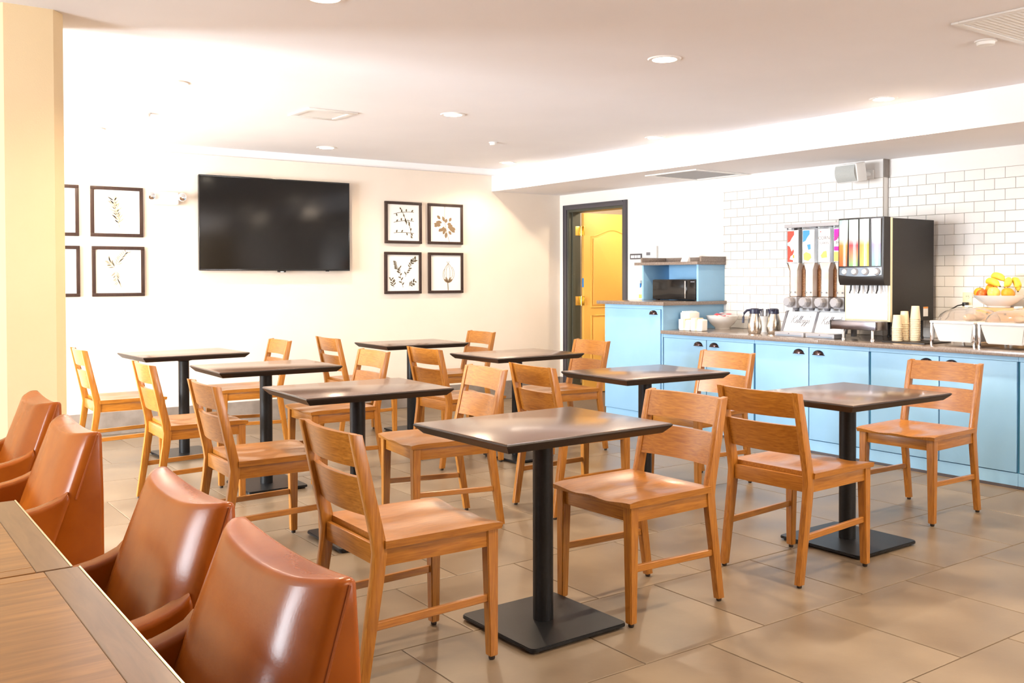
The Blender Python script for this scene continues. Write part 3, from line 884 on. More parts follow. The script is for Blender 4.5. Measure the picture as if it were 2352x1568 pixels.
# ---------------------------------------------------------------- leather armchairs (local +x is the front)
def make_armchair(label):
    t = thing('armchair', label, 'armchair', (0, 0, 0), 0, 'cognac leather armchairs')
    # backrest: concave front, thin top that dips in the middle
    NU, NV = 20, 14
    ZB, ZH = 0.13, 0.72
    def hw(z):
        return 0.252 - 0.020 * max(0.0, (z - 0.67) / 0.18)
    def front(u, v):
        k = max(0.0, (v - 0.75) / 0.25)
        z = ZB + ZH * v - 0.018 * (1 - u * u) * k
        x = -0.250 + 0.36 * (0.85 - max(z, 0.40))
        x += 0.012 * (1 - u * u) - 0.030 * (max(0.0, abs(u) - 0.55) / 0.45) ** 2
        return (x, u * hw(z), z)
    def back(u, v):
        k = max(0.0, (v - 0.75) / 0.25)
        z = ZB + ZH * v - 0.018 * (1 - u * u) * k
        return (-0.310 - 0.006 * (1 - u * u), u * hw(z), z)
    b = B()
    F = [[b.verts.new(front(-1 + 2 * i / NU, j / NV)) for j in range(NV + 1)] for i in range(NU + 1)]
    K = [[b.verts.new(back(-1 + 2 * i / NU, j / NV)) for j in range(NV + 1)] for i in range(NU + 1)]
    for i in range(NU):
        for j in range(NV):
            b.faces.new((F[i][j], F[i][j + 1], F[i + 1][j + 1], F[i + 1][j]))
            b.faces.new((K[i][j], K[i + 1][j], K[i + 1][j + 1], K[i][j + 1]))
    for i in range(NU):
        b.faces.new((F[i][NV], K[i][NV], K[i + 1][NV], F[i + 1][NV]))
        b.faces.new((F[i][0], F[i + 1][0], K[i + 1][0], K[i][0]))
    for j in range(NV):
        b.faces.new((F[0][j], K[0][j], K[0][j + 1], F[0][j + 1]))
        b.faces.new((F[NU][j], F[NU][j + 1], K[NU][j + 1], K[NU][j]))
    bmesh.ops.recalc_face_normals(b, faces=b.faces[:])
    es = [e for e in b.edges if len(e.link_faces) == 2 and e.calc_face_angle() > 0.9]
    bmesh.ops.bevel(b, geom=es, offset=0.012, segments=3, affect='EDGES', profile=0.5)
    br = obj('backrest', b, M['leather'], t, smooth=True, angle=60)
    for s in (-1, 1):
        pts = [Vector(front(s * 1.0, 0.745 + 0.24 * j / 8)) + Vector((-0.020, 0.0, 0)) for j in range(9)]
        tube('piping', pts, 0.003, M['piping'], br, n=6)
    # arms with closed sides
    prof = [(-0.13, 0.132), (-0.13, 0.40), (-0.222, 0.662), (-0.214, 0.688), (-0.196, 0.671), (-0.172, 0.660), (-0.14, 0.650), (-0.08, 0.639), (0.08, 0.615), (0.20, 0.600), (0.245, 0.588), (0.262, 0.560), (0.265, 0.10), (-0.10, 0.10)]
    for s in (-1, 1):
        a, c = (0.195, 0.2525) if s > 0 else (-0.2525, -0.195)
        b = bm_prism(B(), prof, a, c, 'XZ', bev=0.011, seg=4)
        ar = obj('armrest', b, M['leather'], t, smooth=True, angle=60)
        for yy in (a + 0.007, c - 0.007):
            tube('seam', [(x, yy, z - 0.003) for x, z in prof[6:10]], 0.0022, M['piping'], ar, n=6)
    b = bm_box(B(), -0.115, 0.255, -0.1945, 0.1945, 0.36, 0.475, bev=0.03, seg=4)
    obj('seat_cushion', b, M['leather'], t, smooth=True, angle=60)
    box('seat_base', (-0.11, 0.25, -0.1945, 0.1945, 0.16, 0.358), M['leather'], t, bev=0.01)
    for (x, y) in ((0.23, 0.222), (0.23, -0.222), (-0.285, 0.222), (-0.285, -0.222)):
        b = hex_loft(B(), [(x - 0.014, y - 0.014, 0), (x + 0.014, y - 0.014, 0), (x + 0.014, y + 0.014, 0), (x - 0.014, y + 0.014, 0)],
                     [(x - 0.02, y - 0.02, 0.10), (x + 0.02, y - 0.02, 0.10), (x + 0.02, y + 0.02, 0.10), (x - 0.02, y + 0.02, 0.10)])
        obj('leg', b, M['frame_wood'], t)
    return t
AC = [(0.325, 1.512, 180, 'cognac leather armchair nearest the camera, at the wooden table'),
      (0.345, 2.085, 180, 'cognac leather armchair second from the camera, at the wooden table end'),
      (0.335, 3.165, 180, 'cognac leather armchair third from the camera, standing beyond the wooden table'),
      (0.375, 3.965, 180, 'cognac leather armchair farthest back, standing in front of the tan column')]
a0 = None
for (x, y, a, lb) in AC:
    if a0 is None:
        a0 = make_armchair(lb)
        a0.location = (x, y, 0)
        a0.rotation_euler = (0, 0, R(a))
    else:
        dup(a0, (x, y, 0), R(a), lb)

# ---------------------------------------------------------------- wooden tables in the foreground
def wood_table(y0, y1, xe, label):
    t = thing('wooden_table', label, 'table', (0, (y0 + y1) / 2, 0), 0, 'brown wooden tables beside the armchairs')
    h = (y1 - y0) / 2
    xa = -0.42
    bw = 0.062
    box('tabletop', (xa + bw, xe - bw, -h + bw * 0.6, h - bw * 0.6, 0.722, 0.7495), M['walnut'], t, bev=0.0008, seg=1)
    for c in ((xe - bw, xe - 0.003, -h, h), (xa, xa + bw, -h, h)):
        box('border', (c[0] + 0.0006, c[1], c[2], c[3], 0.720, 0.7495), M['walnut_band'], t, bev=0.0012, seg=1)
    for c in ((xa + bw, xe - bw, -h, -h + bw * 0.6), (xa + bw, xe - bw, h - bw * 0.6, h)):
        box('border', (c[0], c[1], c[2], c[3] - 0.0006, 0.720, 0.7495), M['walnut'], t, bev=0.0012, seg=1)
    box('edge_strip', (xe - 0.003, xe + 0.001, -h, h, 0.718, 0.7505), M['edge_metal'], t, bev=0.001, seg=1, label='bright metal edge strip')
    box('pedestal', (-0.10, 0.02, -0.06, 0.06, 0.03, 0.72), M['black_metal'], t, bev=0.004)
    box('foot_plate', (-0.32, 0.06, -0.22, 0.22, 0.0, 0.03), M['black_metal'], t, bev=0.004)
wood_table(1.942, 2.605, 0.372, 'brown wooden table with a darker border, the far one of two')
wood_table(1.262, 1.936, 0.384, 'brown wooden table with a darker border, the near one of two')

# ---------------------------------------------------------------- cabinets along the right wall
CX = 5.86
def cup_pull(parent, y, z, x=CX - 0.001):
    b = B()
    n, mm = 14, 6
    rows = []
    for j in range(mm + 1):
        ph = (PI / 2) * j / mm
        rr = []
        for i in range(n + 1):
            th = PI * i / n
            rr.append(b.verts.new((x - 0.026 * math.sin(ph) * math.sin(th) ** 0.5, y + 0.046 * math.cos(th) * (1 - 0.25 * (j / mm) ** 2), z + 0.034 * math.sin(th) * math.cos(ph) ** 0.8)))
        rows.append(rr)
    for p, q in zip(rows, rows[1:]):
        for i in range(n):
            b.faces.new((p[i], p[i + 1], q[i + 1], q[i]))
    bmesh.ops.remove_doubles(b, verts=b.verts[:], dist=1e-5)
    bm_box(b, x - 0.004, x, y - 0.052, y + 0.052, z - 0.004, z + 0.002)
    o = obj('handle', b, M['handle'], parent, smooth=True, angle=60, label='dark bronze cup pull')
    return o
def base_unit(y0, y1, label):
    t = thing('base_cabinet', label, 'cabinet', (0, 0, 0), 0, 'blue base cabinets under the counter')
    xb = XR if y0 > 4.3 else (XR if y0 > 3.9 else XR2)
    box('carcass', (CX + 0.020, xb - 0.002, y0 + 0.001, y1 - 0.001, 0.095, 0.803), M['blue_shade'], t)
    box('plinth', (CX + 0.004, CX + 0.5, y0 + 0.001, y1 - 0.001, 0.0, 0.094), M['blue'], t)
    box('skirting', (CX - 0.002, CX + 0.0035, y0 + 0.001, y1 - 0.001, 0.0, 0.018), M['door_grey'], t)
    box('face_rail', (CX + 0.001, CX + 0.0195, y0 + 0.001, y1 - 0.001, 0.774, 0.803), M['blue'], t)
    ym = (y0 + y1) / 2
    for (a, c, hy) in ((y0 + 0.010, ym - 0.004, ym - 0.085), (ym + 0.004, y1 - 0.010, ym + 0.088)):
        d = box('door', (CX, CX + 0.019, a, c, 0.100, 0.772), M['blue'], t, bev=0.0015)
        cup_pull(d, hy, 0.724)
ub = [5.958, 4.958, 3.948, 2.932, 1.93]
un = ['first blue base cabinet, next to the tall cabinet', 'second blue base cabinet, below the cereal dispenser', 'third blue base cabinet, behind the right-hand chair of the nearest right table', 'blue base cabinet at the right edge of the picture']
for i in range(4):
    base_unit(ub[i + 1], ub[i], un[i])
ct = thing('countertop', 'long brown speckled countertop on the blue base cabinets', 'countertop', (0, 0, 0))
b = B()
bm_box(b, CX - 0.032, XR - 0.0045, 4.352, 5.957, 0.8035, 0.8345, bev=0.004)
bm_box(b, CX - 0.032, XR2 - 0.0045, 1.93, 4.352, 0.8035, 0.8345, bev=0.004)
obj('slab', b, M['counter'], ct, smooth=True, angle=35)

tc = thing('tall_cabinet', 'tall blue cabinet with one door beside the open doorway', 'cabinet', (0, 0, 0))
box('carcass', (CX + 0.020, XR - 0.002, 5.960, 6.715, 0.095, 1.044), M['blue'], tc)
box('plinth', (CX + 0.012, CX + 0.6, 5.962, 6.712, 0.0, 0.094), M['blue'], tc)
box('stile', (CX, CX + 0.0195, 5.960, 5.976, 0.095, 1.044), M['blue'], tc)
box('top_rail', (CX + 0.001, CX + 0.0195, 5.977, 6.715, 1.012, 1.044), M['blue'], tc)
d = box('door', (CX, CX + 0.0195, 5.992, 6.715, 0.098, 1.010), M['blue'], tc, bev=0.0015)
cup_pull(d, 6.075, 0.968)
box('worktop', (CX - 0.03, XR - 0.0005, 5.925, 6.80, 1.045, 1.075), M['counter'], tc, bev=0.003)

hu = thing('shelf_hutch', 'blue open shelf box with a brown tray top, on the tall cabinet', 'shelf', (0, 0, 1.0755))
HX = 6.284
box('side_panel', (HX, XR - 0.001, 5.950, 5.972, 0, 0.325), M['blue'], hu, bev=0.001)
box('side_panel', (HX, XR - 0.001, 6.650, 6.672, 0, 0.325), M['blue'], hu, bev=0.001)
box('back_panel', (XR - 0.016, XR - 0.001, 5.973, 6.649, 0, 0.325), M['blue'], hu)
box('tray_top', (HX - 0.03, XR - 0.001, 5.935, 6.745, 0.3255, 0.352), M['counter'], hu, bev=0.002)
for c in ((HX + 0.02, XR - 0.016, 5.935, 5.955), (HX + 0.02, XR - 0.016, 6.69, 6.71), (XR - 0.015, XR - 0.001, 5.935, 6.71)):
    box('tray_rail', (*c, 0.3525, 0.398), M['counter'], hu, bev=0.002)
mw = thing('microwave', 'black microwave inside the blue shelf box', 'microwave', (6.30, 6.26, 1.0765))
b = bm_box(B(), 0.012, 0.29, -0.265, 0.285, 0.008, 0.192, bev=0.008)
obj('casing', b, M['black_plastic'], mw, smooth=True, angle=35)
box('door', (0.0, 0.012, -0.125, 0.283, 0.012, 0.188), M['black_gloss'], mw, bev=0.004)
box('control_panel', (0.0, 0.012, -0.263, -0.128, 0.012, 0.188), M['black_gloss'], mw, bev=0.004)
box('door_handle', (-0.014, -0.0005, -0.150, -0.138, 0.02, 0.18), M['chrome'], mw, bev=0.004)
box('badge', (-0.001, -0.0002, -0.25, -0.20, 0.166, 0.176), M['lbl_grey'], mw)
for yy in (-0.24, 0.26):
    box('foot', (0.03, 0.06, yy - 0.015, yy + 0.015, 0, 0.008), M['glide'], mw)
cd = obj('place_card', bm_prism(B(), [(-0.02, 0.0), (0.02, 0.0), (0.012, 0.055), (0.008, 0.055)], -0.042, 0.042, 'XZ'), M['lbl_white'])
cd.location = (6.40, 6.22, 1.4285)
tag(cd, 'small white folded card standing on the brown tray top', 'card')
sp = thing('spray_bottle', 'white spray bottle half hidden behind the blue shelf box', 'bottle', (6.34, 6.725, 1.0755))
lathe('bottle', [(0.030, 0), (0.032, 0.01), (0.032, 0.10), (0.014, 0.14), (0.012, 0.155)], M['lbl_white'], sp, 16)
lathe('bottle_label', [(0.0325, 0.015), (0.0328, 0.016), (0.0328, 0.05), (0.0325, 0.051)], mat('lime_label', (0.70, 0.75, 0.12), 0.4), sp, 16)
box('trigger_head', (-0.045, 0.02, -0.012, 0.012, 0.155, 0.185), M['lbl_white'], sp, bev=0.004)
box('trigger', (-0.03, -0.02, -0.006, 0.006, 0.115, 0.156), M['lbl_blue'], sp, bev=0.002)

# wall plates near the door
pl = thing('wall_plate', 'dark wall sign plate with white windows right of the doorway', 'sign', (XR, 7.125, 1.47))
box('plate', (-0.008, 0, -0.085, 0.085, 0, 0.055), M['door_grey'], pl, bev=0.002)
for (a, c) in ((0.018, 0.07), (-0.02, 0.012), (-0.07, -0.026)):
    box('window', (-0.0095, -0.008, a, c, 0.012, 0.040), M['lbl_white'], pl)
th = thing('thermostat', 'white wall thermostat above the brown tray top', 'thermostat', (XR, 6.90, 1.475))
box('housing', (-0.028, 0, -0.09, 0.09, 0, 0.12), M['white_plastic'], th, bev=0.006)
box('display', (-0.0295, -0.028, -0.005, 0.05, 0.03, 0.06), M['grey_plastic'], th)

# loudspeaker
ls = thing('loudspeaker', 'white wall loudspeaker tilted on a bracket below the soffit', 'speaker', (6.42, 4.52, 2.085))
Rm = Matrix.Rotation(R(-12), 4, 'Y')
b = bm_box(B(), -0.02, 0.085, -0.105, 0.105, -0.072, 0.072, bev=0.012, seg=3)
cb = obj('cabinet', b, M['white_plastic'], ls, smooth=True, angle=50)
cb.rotation_euler = (0, R(-10), R(-8))
b = B()
n = 10
rows = []
for i in range(n + 1):
    z = -0.064 + 0.128 * i / n
    bow = -0.020 * (1 - (z / 0.064) ** 2)
    rows.append([b.verts.new((-0.021 + bow, -0.097, z)), b.verts.new((-0.021 + bow, 0.097, z)), b.verts.new((-0.012, 0.097, z)), b.verts.new((-0.012, -0.097, z))])
for p, q in zip(rows, rows[1:]):
    for k in range(4):
        b.faces.new((p[k], p[(k + 1) % 4], q[(k + 1) % 4], q[k]))
b.faces.new(rows[0]); b.faces.new(list(reversed(rows[-1])))
obj('grille', b, M['grille'], cb, smooth=True, angle=35)
tube('bracket_arm', [(0.075, -0.02, 0), (0.13, -0.04, 0.0), (0.205, -0.05, 0.0)], 0.018, M['white_plastic'], ls, n=12)
box('wall_mount', (0.195, 0.213, -0.085, -0.015, -0.035, 0.035), M['white_plastic'], ls, bev=0.004)

# ---------------------------------------------------------------- things on the counter
ZT = 0.835
def on(name, label, cat, x, y, rz=0.0, group=None):
    return thing(name, label, cat, (x, y, ZT), rz, group)
# napkins
nc = on('napkin_holder', 'white upright napkin holder with dark base at the counter end', 'napkin holder', 6.08, 5.865)
box('base_tray', (-0.06, 0.10, -0.07, 0.07, 0.0, 0.008), M['navy'], nc, bev=0.002)
box('end_plate', (-0.058, 0.098, 0.062, 0.068, 0.008, 0.09), M['white_plastic'], nc, bev=0.002)
for k in range(9):
    y = 0.052 - k * 0.011
    box('napkin', (-0.045 + 0.004 * (k % 3), 0.085, y - 0.0048, y + 0.0048, 0.0085, 0.148 + 0.004 * ((k * 7) % 4)), M['napkin'], nc, bev=0.002)
def packet(x, y, h, m, label):
    t = on('napkin_pack', label, 'napkin pack', x, y, R(8), 'wrapped napkin packs')
    b = bm_box(B(), -0.045, 0.045, -0.058, 0.058, 0, h, bev=0.016, seg=3)
    for v in b.verts:
        v.co.x += 0.004 * math.sin(v.co.y * 70 + v.co.z * 50)
        if v.co.z > h * 0.6: v.co.z += 0.006 * math.sin(v.co.y * 45)
    obj('wrapper', b, m, t, smooth=True, angle=70)
    b = B()
    bm_box(b, -0.0475, 0.0475, -0.012, 0.012, 0.004, h + 0.006, bev=0.004)
    obj('paper_band', b, M['kraft'], t, smooth=True, angle=40)
packet(5.955, 5.765, 0.095, M['napkin'], 'white wrapped napkin pack leaning by the napkin holder')
packet(5.965, 5.640, 0.105, M['napkin'], 'white wrapped napkin pack nearer the white bowl')
# bowl with sachets
bw = on('bowl', 'wide white bowl of red and white sachets on the counter', 'bowl', 6.40, 5.775)
def bowl_prof(r, h):
    return [(0.0, 0.004), (r * 0.40, 0.002), (r * 0.42, 0.0), (r * 0.45, 0.0), (r * 0.46, h * 0.12), (r * 0.72, h * 0.40), (r * 0.93, h * 0.78), (r, h), (r * 0.975, h), (r * 0.90, h * 0.78), (r * 0.70, h * 0.44), (r * 0.40, h * 0.22), (0.0, h * 0.18)]
lathe('bowl_body', bowl_prof(0.142, 0.115), M['white_ceramic'], bw, 32, angle=50)
rnd = random.Random(5)
for k in range(14):
    a = rnd.uniform(0, 2 * PI)
    r = rnd.uniform(0, 0.085)
    o = thing('sachet', 'red sachet lying in the wide white bowl' if k % 5 < 3 else 'white sachet lying in the wide white bowl', 'sachet',
              (6.40 + r * math.cos(a), 5.775 + r * math.sin(a), ZT + 0.082 + 0.0042 * k), rnd.uniform(0, PI), 'red sachets in the bowl' if k % 5 < 3 else 'white sachets in the bowl')
    b = bm_prism(B(), [(-0.022, -0.016), (0.022, -0.016), (0.022, 0.016), (-0.022, 0.016)], -0.0015, 0.0015, 'XY')
    s2 = obj('packet', b, M['jam_red'] if k % 5 < 3 else M['jam_white'], o)
    s2.rotation_euler = (rnd.uniform(-.25, .25), rnd.uniform(-.25, .25), 0)
# kraft boxes
for k in range(3):
    o = box('tea_box', (6.50, 6.60, 5.41, 5.53, ZT + 0.001 + k * 0.034, ZT + 0.034 + k * 0.034), M['kraft'], None, bev=0.002)
    tag(o, ('lowest', 'middle', 'topmost')[k] + ' of three tan boxes stacked behind the carafes', 'box', 'stack of tan boxes')
# carafes
def carafe(x, y, rz, label):
    t = on('carafe', label, 'carafe', x, y, rz, 'steel carafes')
    lathe('body', [(0.0, 0.0), (0.046, 0.0), (0.050, 0.006), (0.056, 0.03), (0.058, 0.06), (0.054, 0.10), (0.046, 0.135), (0.040, 0.155), (0.039, 0.160), (0.0, 0.160)], M['steel'], t, 28)
    lathe('lid', [(0.041, 0.1605), (0.042, 0.168), (0.039, 0.195), (0.030, 0.203), (0.0, 0.204)], M['navy'], t, 24)
    b = hex_loft(B(), [(0.030, -0.016, 0.178), (0.056, -0.007, 0.186), (0.056, 0.007, 0.186), (0.030, 0.016, 0.178)], [(0.030, -0.016, 0.198), (0.058, -0.007, 0.197), (0.058, 0.007, 0.197), (0.030, 0.016, 0.198)])
    obj('spout', b, M['navy'], t)
    tube('handle', [(-0.036, 0, 0.190), (-0.062, 0, 0.186), (-0.082, 0, 0.165), (-0.090, 0, 0.13), (-0.092, 0, 0.085)], 0.0095, M['navy'], t, n=10)
carafe(6.070, 5.135, R(-40), 'steel carafe with its dark handle on the left')
carafe(6.150, 5.010, R(-150), 'steel carafe with its dark handle on the right')
# cutlery cup
cu = on('cutlery_cup', 'white cup of dark-handled cutlery behind the carafes', 'cup', 6.30, 5.225)
lathe('cup', [(0.0, 0.003), (0.036, 0.0), (0.047, 0.13), (0.049, 0.132), (0.045, 0.132), (0.034, 0.006), (0.0, 0.006)], M['white_plastic'], cu, 24)
for k in range(6):
    a = k * 1.05
    tag(obj('utensil', bm_tube(B(), [(6.30 + 0.012 * math.cos(a), 5.225 + 0.012 * math.sin(a), ZT + 0.012), (6.30 + 0.034 * math.cos(a), 5.225 + 0.034 * math.sin(a), ZT + 0.150), (6.30 + 0.045 * math.cos(a), 5.225 + 0.045 * math.sin(a), ZT + 0.19)], 0.004, 6, [0.6, 1.0, 1.5]), M['navy'], None, smooth=True, angle=60),
        'dark plastic utensil handle sticking out of the white cutlery cup', 'utensil', 'utensils in the white cutlery cup')
# wire rack
wr = on('wire_rack', 'small wire rack between the carafes and the cereal dispenser', 'rack', 6.44, 5.075)
for s in (-1, 1):
    tube('upright', [(0, s * 0.05, 0.0), (0, s * 0.05, 0.17)], 0.003, M['steel'], wr, n=6)
    tube('foot', [(-0.05, s * 0.05, 0.004), (0.06, s * 0.05, 0.004)], 0.003, M['steel'], wr, n=6)
for k in range(6):
    tube('wire', [(0, -0.05, 0.02 + k * 0.026), (-0.02, -0.04, 0.012 + k * 0.026), (-0.02, 0.04, 0.012 + k * 0.026), (0, 0.05, 0.02 + k * 0.026)], 0.0025, M['steel'], wr, n=6)

# cereal dispenser ------------------------------------------------
def text_bm(s, size):
    cu_ = bpy.data.curves.new('lettering', 'FONT')
    cu_.body = s
    cu_.size = size
    cu_.align_x = 'CENTER'
    cu_.resolution_u = 3
    o = bpy.data.objects.new('lettering', cu_)
    me = bpy.data.meshes.new_from_object(o)
    b = B()
    b.from_mesh(me)
    bpy.data.objects.remove(o)
    bpy.data.curves.remove(cu_)
    return b
def to_wall(b, x, y, z, flip=-1):
    """lettering drawn in xy is stood up on a plane facing -x, reading towards -y"""
    for v in b.verts:
        v.co = Vector((x, y - v.co.x, z + v.co.y))
    return b
def script_word(x, y, z, s):
    """hand-lettered cursive 'Kellogg's' as ribbon strokes"""
    S = []
    S.append([(0.10, 1.0), (0.06, 0.5), (0.0, 0.0)])
    S.append([(0.55, 1.0), (0.30, 0.68), (0.06, 0.48), (0.25, 0.38), (0.38, 0.10), (0.52, 0.0), (0.62, 0.08)])
    def e(o): return [(o, 0.15), (o + 0.16, 0.25), (o + 0.22, 0.40), (o + 0.13, 0.46), (o + 0.05, 0.28), (o + 0.08, 0.05), (o + 0.20, 0.0), (o + 0.32, 0.15)]
    def l(o): return [(o, 0.15), (o + 0.16, 0.50), (o + 0.24, 0.92), (o + 0.17, 1.0), (o + 0.10, 0.6), (o + 0.06, 0.15), (o + 0.13, 0.0), (o + 0.24, 0.15)]
    def oo(o): return [(o + 0.22, 0.42), (o + 0.08, 0.42), (o + 0.02, 0.2), (o + 0.08, 0.0), (o + 0.22, 0.06), (o + 0.27, 0.26), (o + 0.20, 0.43), (o + 0.36, 0.36)]
    def g(o): return [(o + 0.26, 0.40), (o + 0.10, 0.44), (o + 0.02, 0.2), (o + 0.10, 0.02), (o + 0.22, 0.12), (o + 0.28, 0.42), (o + 0.22, -0.10), (o + 0.10, -0.42), (o + 0.0, -0.38), (o + 0.12, -0.12), (o + 0.38, 0.18)]
    S += [e(0.60), l(0.90), l(1.13), oo(1.36), g(1.70), g(2.06)]
    S.append([(2.50, 1.0), (2.46, 0.78)])
    S.append([(2.44, 0.15), (2.58, 0.45), (2.64, 0.22), (2.62, 0.02), (2.48, 0.02)])
    b = B()
    for st in S:
        pts = [Vector(((p[0] - 1.32 + 0.22 * p[1]) * s, p[1] * s)) for p in st]
        L_, R_ = [], []
        for i, p in enumerate(pts):
            t = (pts[min(i + 1, len(pts) - 1)] - pts[max(i - 1, 0)])
            t = t.normalized() if t.length > 1e-9 else Vector((1, 0))
            nn = Vector((-t.y, t.x)) * s * 0.036
            L_.append(b.verts.new((x, y - (p.x + nn.x), z + p.y + nn.y)))
            R_.append(b.verts.new((x, y - (p.x - nn.x), z + p.y - nn.y)))
        for i in range(len(pts) - 1):
            b.faces.new((L_[i], L_[i + 1], R_[i + 1], R_[i]))
    return b
ce = on('cereal_dispenser', 'four-tube clear cereal dispenser with knobs, left of the juice machine', 'dispenser', 0, 0)
ce.location = (6.10, 4.525, ZT)
PY = [0.275, 0.130, -0.012, -0.150]
box('back_board', (0.15, 0.17, -0.215, 0.36, 0.16, 0.86), M['lbl_white'], ce, bev=0.003)
box('top_rail', (0.02, 0.17, -0.215, 0.36, 0.835, 0.862), M['pale_grey'], ce, bev=0.004)
for yy in (-0.20, 0.33):
    box('post', (0.10, 0.14, yy - 0.012, yy + 0.012, 0.01, 0.834), M['pale_grey'], ce)
for k, (ya, yb) in enumerate(((0.065, 0.335), (-0.205, 0.048))):
    p = hex_loft(B(), [(-0.02, ya, 0.035), (0.0, ya, 0.035), (0.0, yb, 0.035), (-0.02, yb, 0.035)], [(0.045, ya, 0.185), (0.055, ya, 0.185), (0.055, yb, 0.185), (0.045, yb, 0.185)])
    bd = obj('brand_panel', p, M['lbl_white'], ce)
    w1 = script_word(0.0, (ya + yb) / 2, 0.0, 0.062)
    wo = obj('lettering', w1, M['lbl_grey'], bd)
    wo.location = (0.0060, 0, 0.098)
    wo.rotation_euler = (0, R(23.5), 0)
    tray = bm_box(B(), -0.125, 0.02, ya, yb, 0.0, 0.034, bev=0.006, seg=2)
    tr = obj('crumb_tray', tray, M['pale_grey'], ce, smooth=True, angle=40)
    box('tray_slot', (-0.1265, -0.125, ya + 0.02, yb - 0.02, 0.006, 0.013), M['silver'], tr)
    box('tray_dot', (-0.1265, -0.125, (ya + yb) / 2 - 0.005, (ya + yb) / 2 + 0.005, 0.020, 0.026), M['lbl_ink'], tr)
for yy in (0.347, 0.0565, -0.214):
    p = hex_loft(B(), [(-0.025, yy - 0.011, 0.034), (0.005, yy - 0.011, 0.034), (0.005, yy + 0.011, 0.034), (-0.025, yy + 0.011, 0.034)], [(0.04, yy - 0.008, 0.19), (0.06, yy - 0.008, 0.19), (0.06, yy + 0.008, 0.19), (0.04, yy + 0.008, 0.19)])
    obj('grey_divider', p, M['grey_plastic'], ce)
LB = [('lbl_red', 'cereal_a'), ('lbl_blue', 'cereal_b'), ('lbl_white', 'cereal_b'), ('lbl_magenta', 'bran')]
for k, yy in enumerate(PY):
    hw_ = 0.0635
    # clear hopper: straight above, tapering below
    prof = [(yy - hw_, 0.835), (yy - hw_, 0.56), (yy - 0.036, 0.50), (yy - 0.036, 0.30), (yy + 0.036, 0.30), (yy + 0.036, 0.50), (yy + hw_, 0.56), (yy + hw_, 0.835)]
    b = B()
    bm_prism(b, prof, 0.02, 0.145, 'YZ', bev=0.006, seg=2)
    tb = obj('tube', b, M['clear'], ce, smooth=True, angle=40)
    o = obj('cereal_fill', bm_prism(B(), [(yy - 0.0685, 0.30), (yy + 0.0685, 0.30), (yy + 0.0685, 0.555), (yy - 0.0685, 0.555)], 0.09, 0.146, 'YZ'), M[LB[k][1]], ce)
    o['kind'] = 'stuff'
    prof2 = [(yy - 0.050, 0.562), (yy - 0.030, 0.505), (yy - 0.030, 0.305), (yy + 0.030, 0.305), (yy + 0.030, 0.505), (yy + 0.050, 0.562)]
    obj('glare_chute', bm_prism(B(), prof2, 0.030, 0.085, 'YZ'), M['pale_glare'], ce)  # opaque pale front stands in for glare on the clear channel
    lab = box('label', (0.0165, 0.0195, yy - 0.052, yy + 0.052, 0.565, 0.815), M['lbl_white'], tb)
    def flat(m, poly):
        o_ = obj('print', bm_prism(B(), [(yy - q[0], q[1]) for q in poly], 0.0155, 0.0164, 'YZ'), m, ce)
        return o_
    if k in (0, 1, 3):
        c1 = M[LB[k][0]]
        flat(c1, [(-0.050, 0.81), (0.012 if k != 3 else 0.04, 0.81), (0.012 if k != 3 else 0.045, 0.78), (-0.010, 0.755), (-0.025, 0.73), (-0.050, 0.72)])
    if k == 0:
        flat(M['lbl_red'], [(-0.05, 0.70), (-0.028, 0.69), (-0.01, 0.65), (0.005, 0.67), (0.012, 0.65), (0.0, 0.625), (-0.02, 0.615), (-0.03, 0.59), (0.0, 0.585), (0.005, 0.57), (-0.05, 0.57)])
        flat(M['lbl_orange'], [(0.0, 0.622), (0.014, 0.628), (0.016, 0.60), (0.002, 0.60)])
    if k == 1:
        flat(M['lbl_blue'], [(-0.012, 0.70), (0.02, 0.705), (0.022, 0.665), (0.0, 0.66)])
        flat(M['lbl_gold'], [(-0.045, 0.63), (-0.02, 0.645), (0.02, 0.63), (0.03, 0.60), (0.0, 0.575), (-0.04, 0.585)])
    if k == 2:
        flat(M['lbl_gold'], [(-0.03, 0.615), (-0.005, 0.645), (0.022, 0.65), (0.028, 0.60), (-0.02, 0.595)])
        flat(M['lbl_red'], [(-0.040, 0.79), (-0.030, 0.80), (-0.024, 0.79)])
    if k == 3:
        flat(M['lbl_magenta'], [(-0.05, 0.68), (0.05, 0.68), (0.05, 0.645), (-0.05, 0.65)])
        flat(M['lbl_gold'], [(-0.05, 0.64), (0.05, 0.64), (0.05, 0.57), (-0.05, 0.57)])
    if k >= 2:
        for i, wd in enumerate((('CORN', 'FLAKES'), ('RAISIN', 'BRAN'))[k - 2]):
            sz = 0.036 if k == 2 and i == 0 else 0.026
            obj('lettering', to_wall(text_bm(wd, sz), 0.0153, yy, 0.735 - i * 0.035), M['lbl_ink'], ce)
    # outlet and knob
    box('outlet', (0.005, 0.15, yy - 0.045, yy + 0.045, 0.215, 0.30), M['pale_grey'], tb, bev=0.008)
    b = bm_lathe(B(), [(0.0, -0.062), (0.030, -0.062), (0.038, -0.052), (0.038, -0.012), (0.026, -0.004), (0.026, 0.006)], 8, (0.0, yy, 0.262), 'X')
    obj('knob', b, M['pale_grey'], tb, smooth=True, angle=25, label='pale faceted turning knob')
    lathe('drop_spout', [(0.020, 0.195), (0.026, 0.216)], M['grey_plastic'], tb, 14, (0.06, yy, 0))
    for s in (-1, 1):
        lathe('screw', [(0.0, -0.004), (0.006, -0.003), (0.006, 0.002)], M['grey_plastic'], tb, 8, (0.018, yy + s * 0.022, 0.335), 'X')

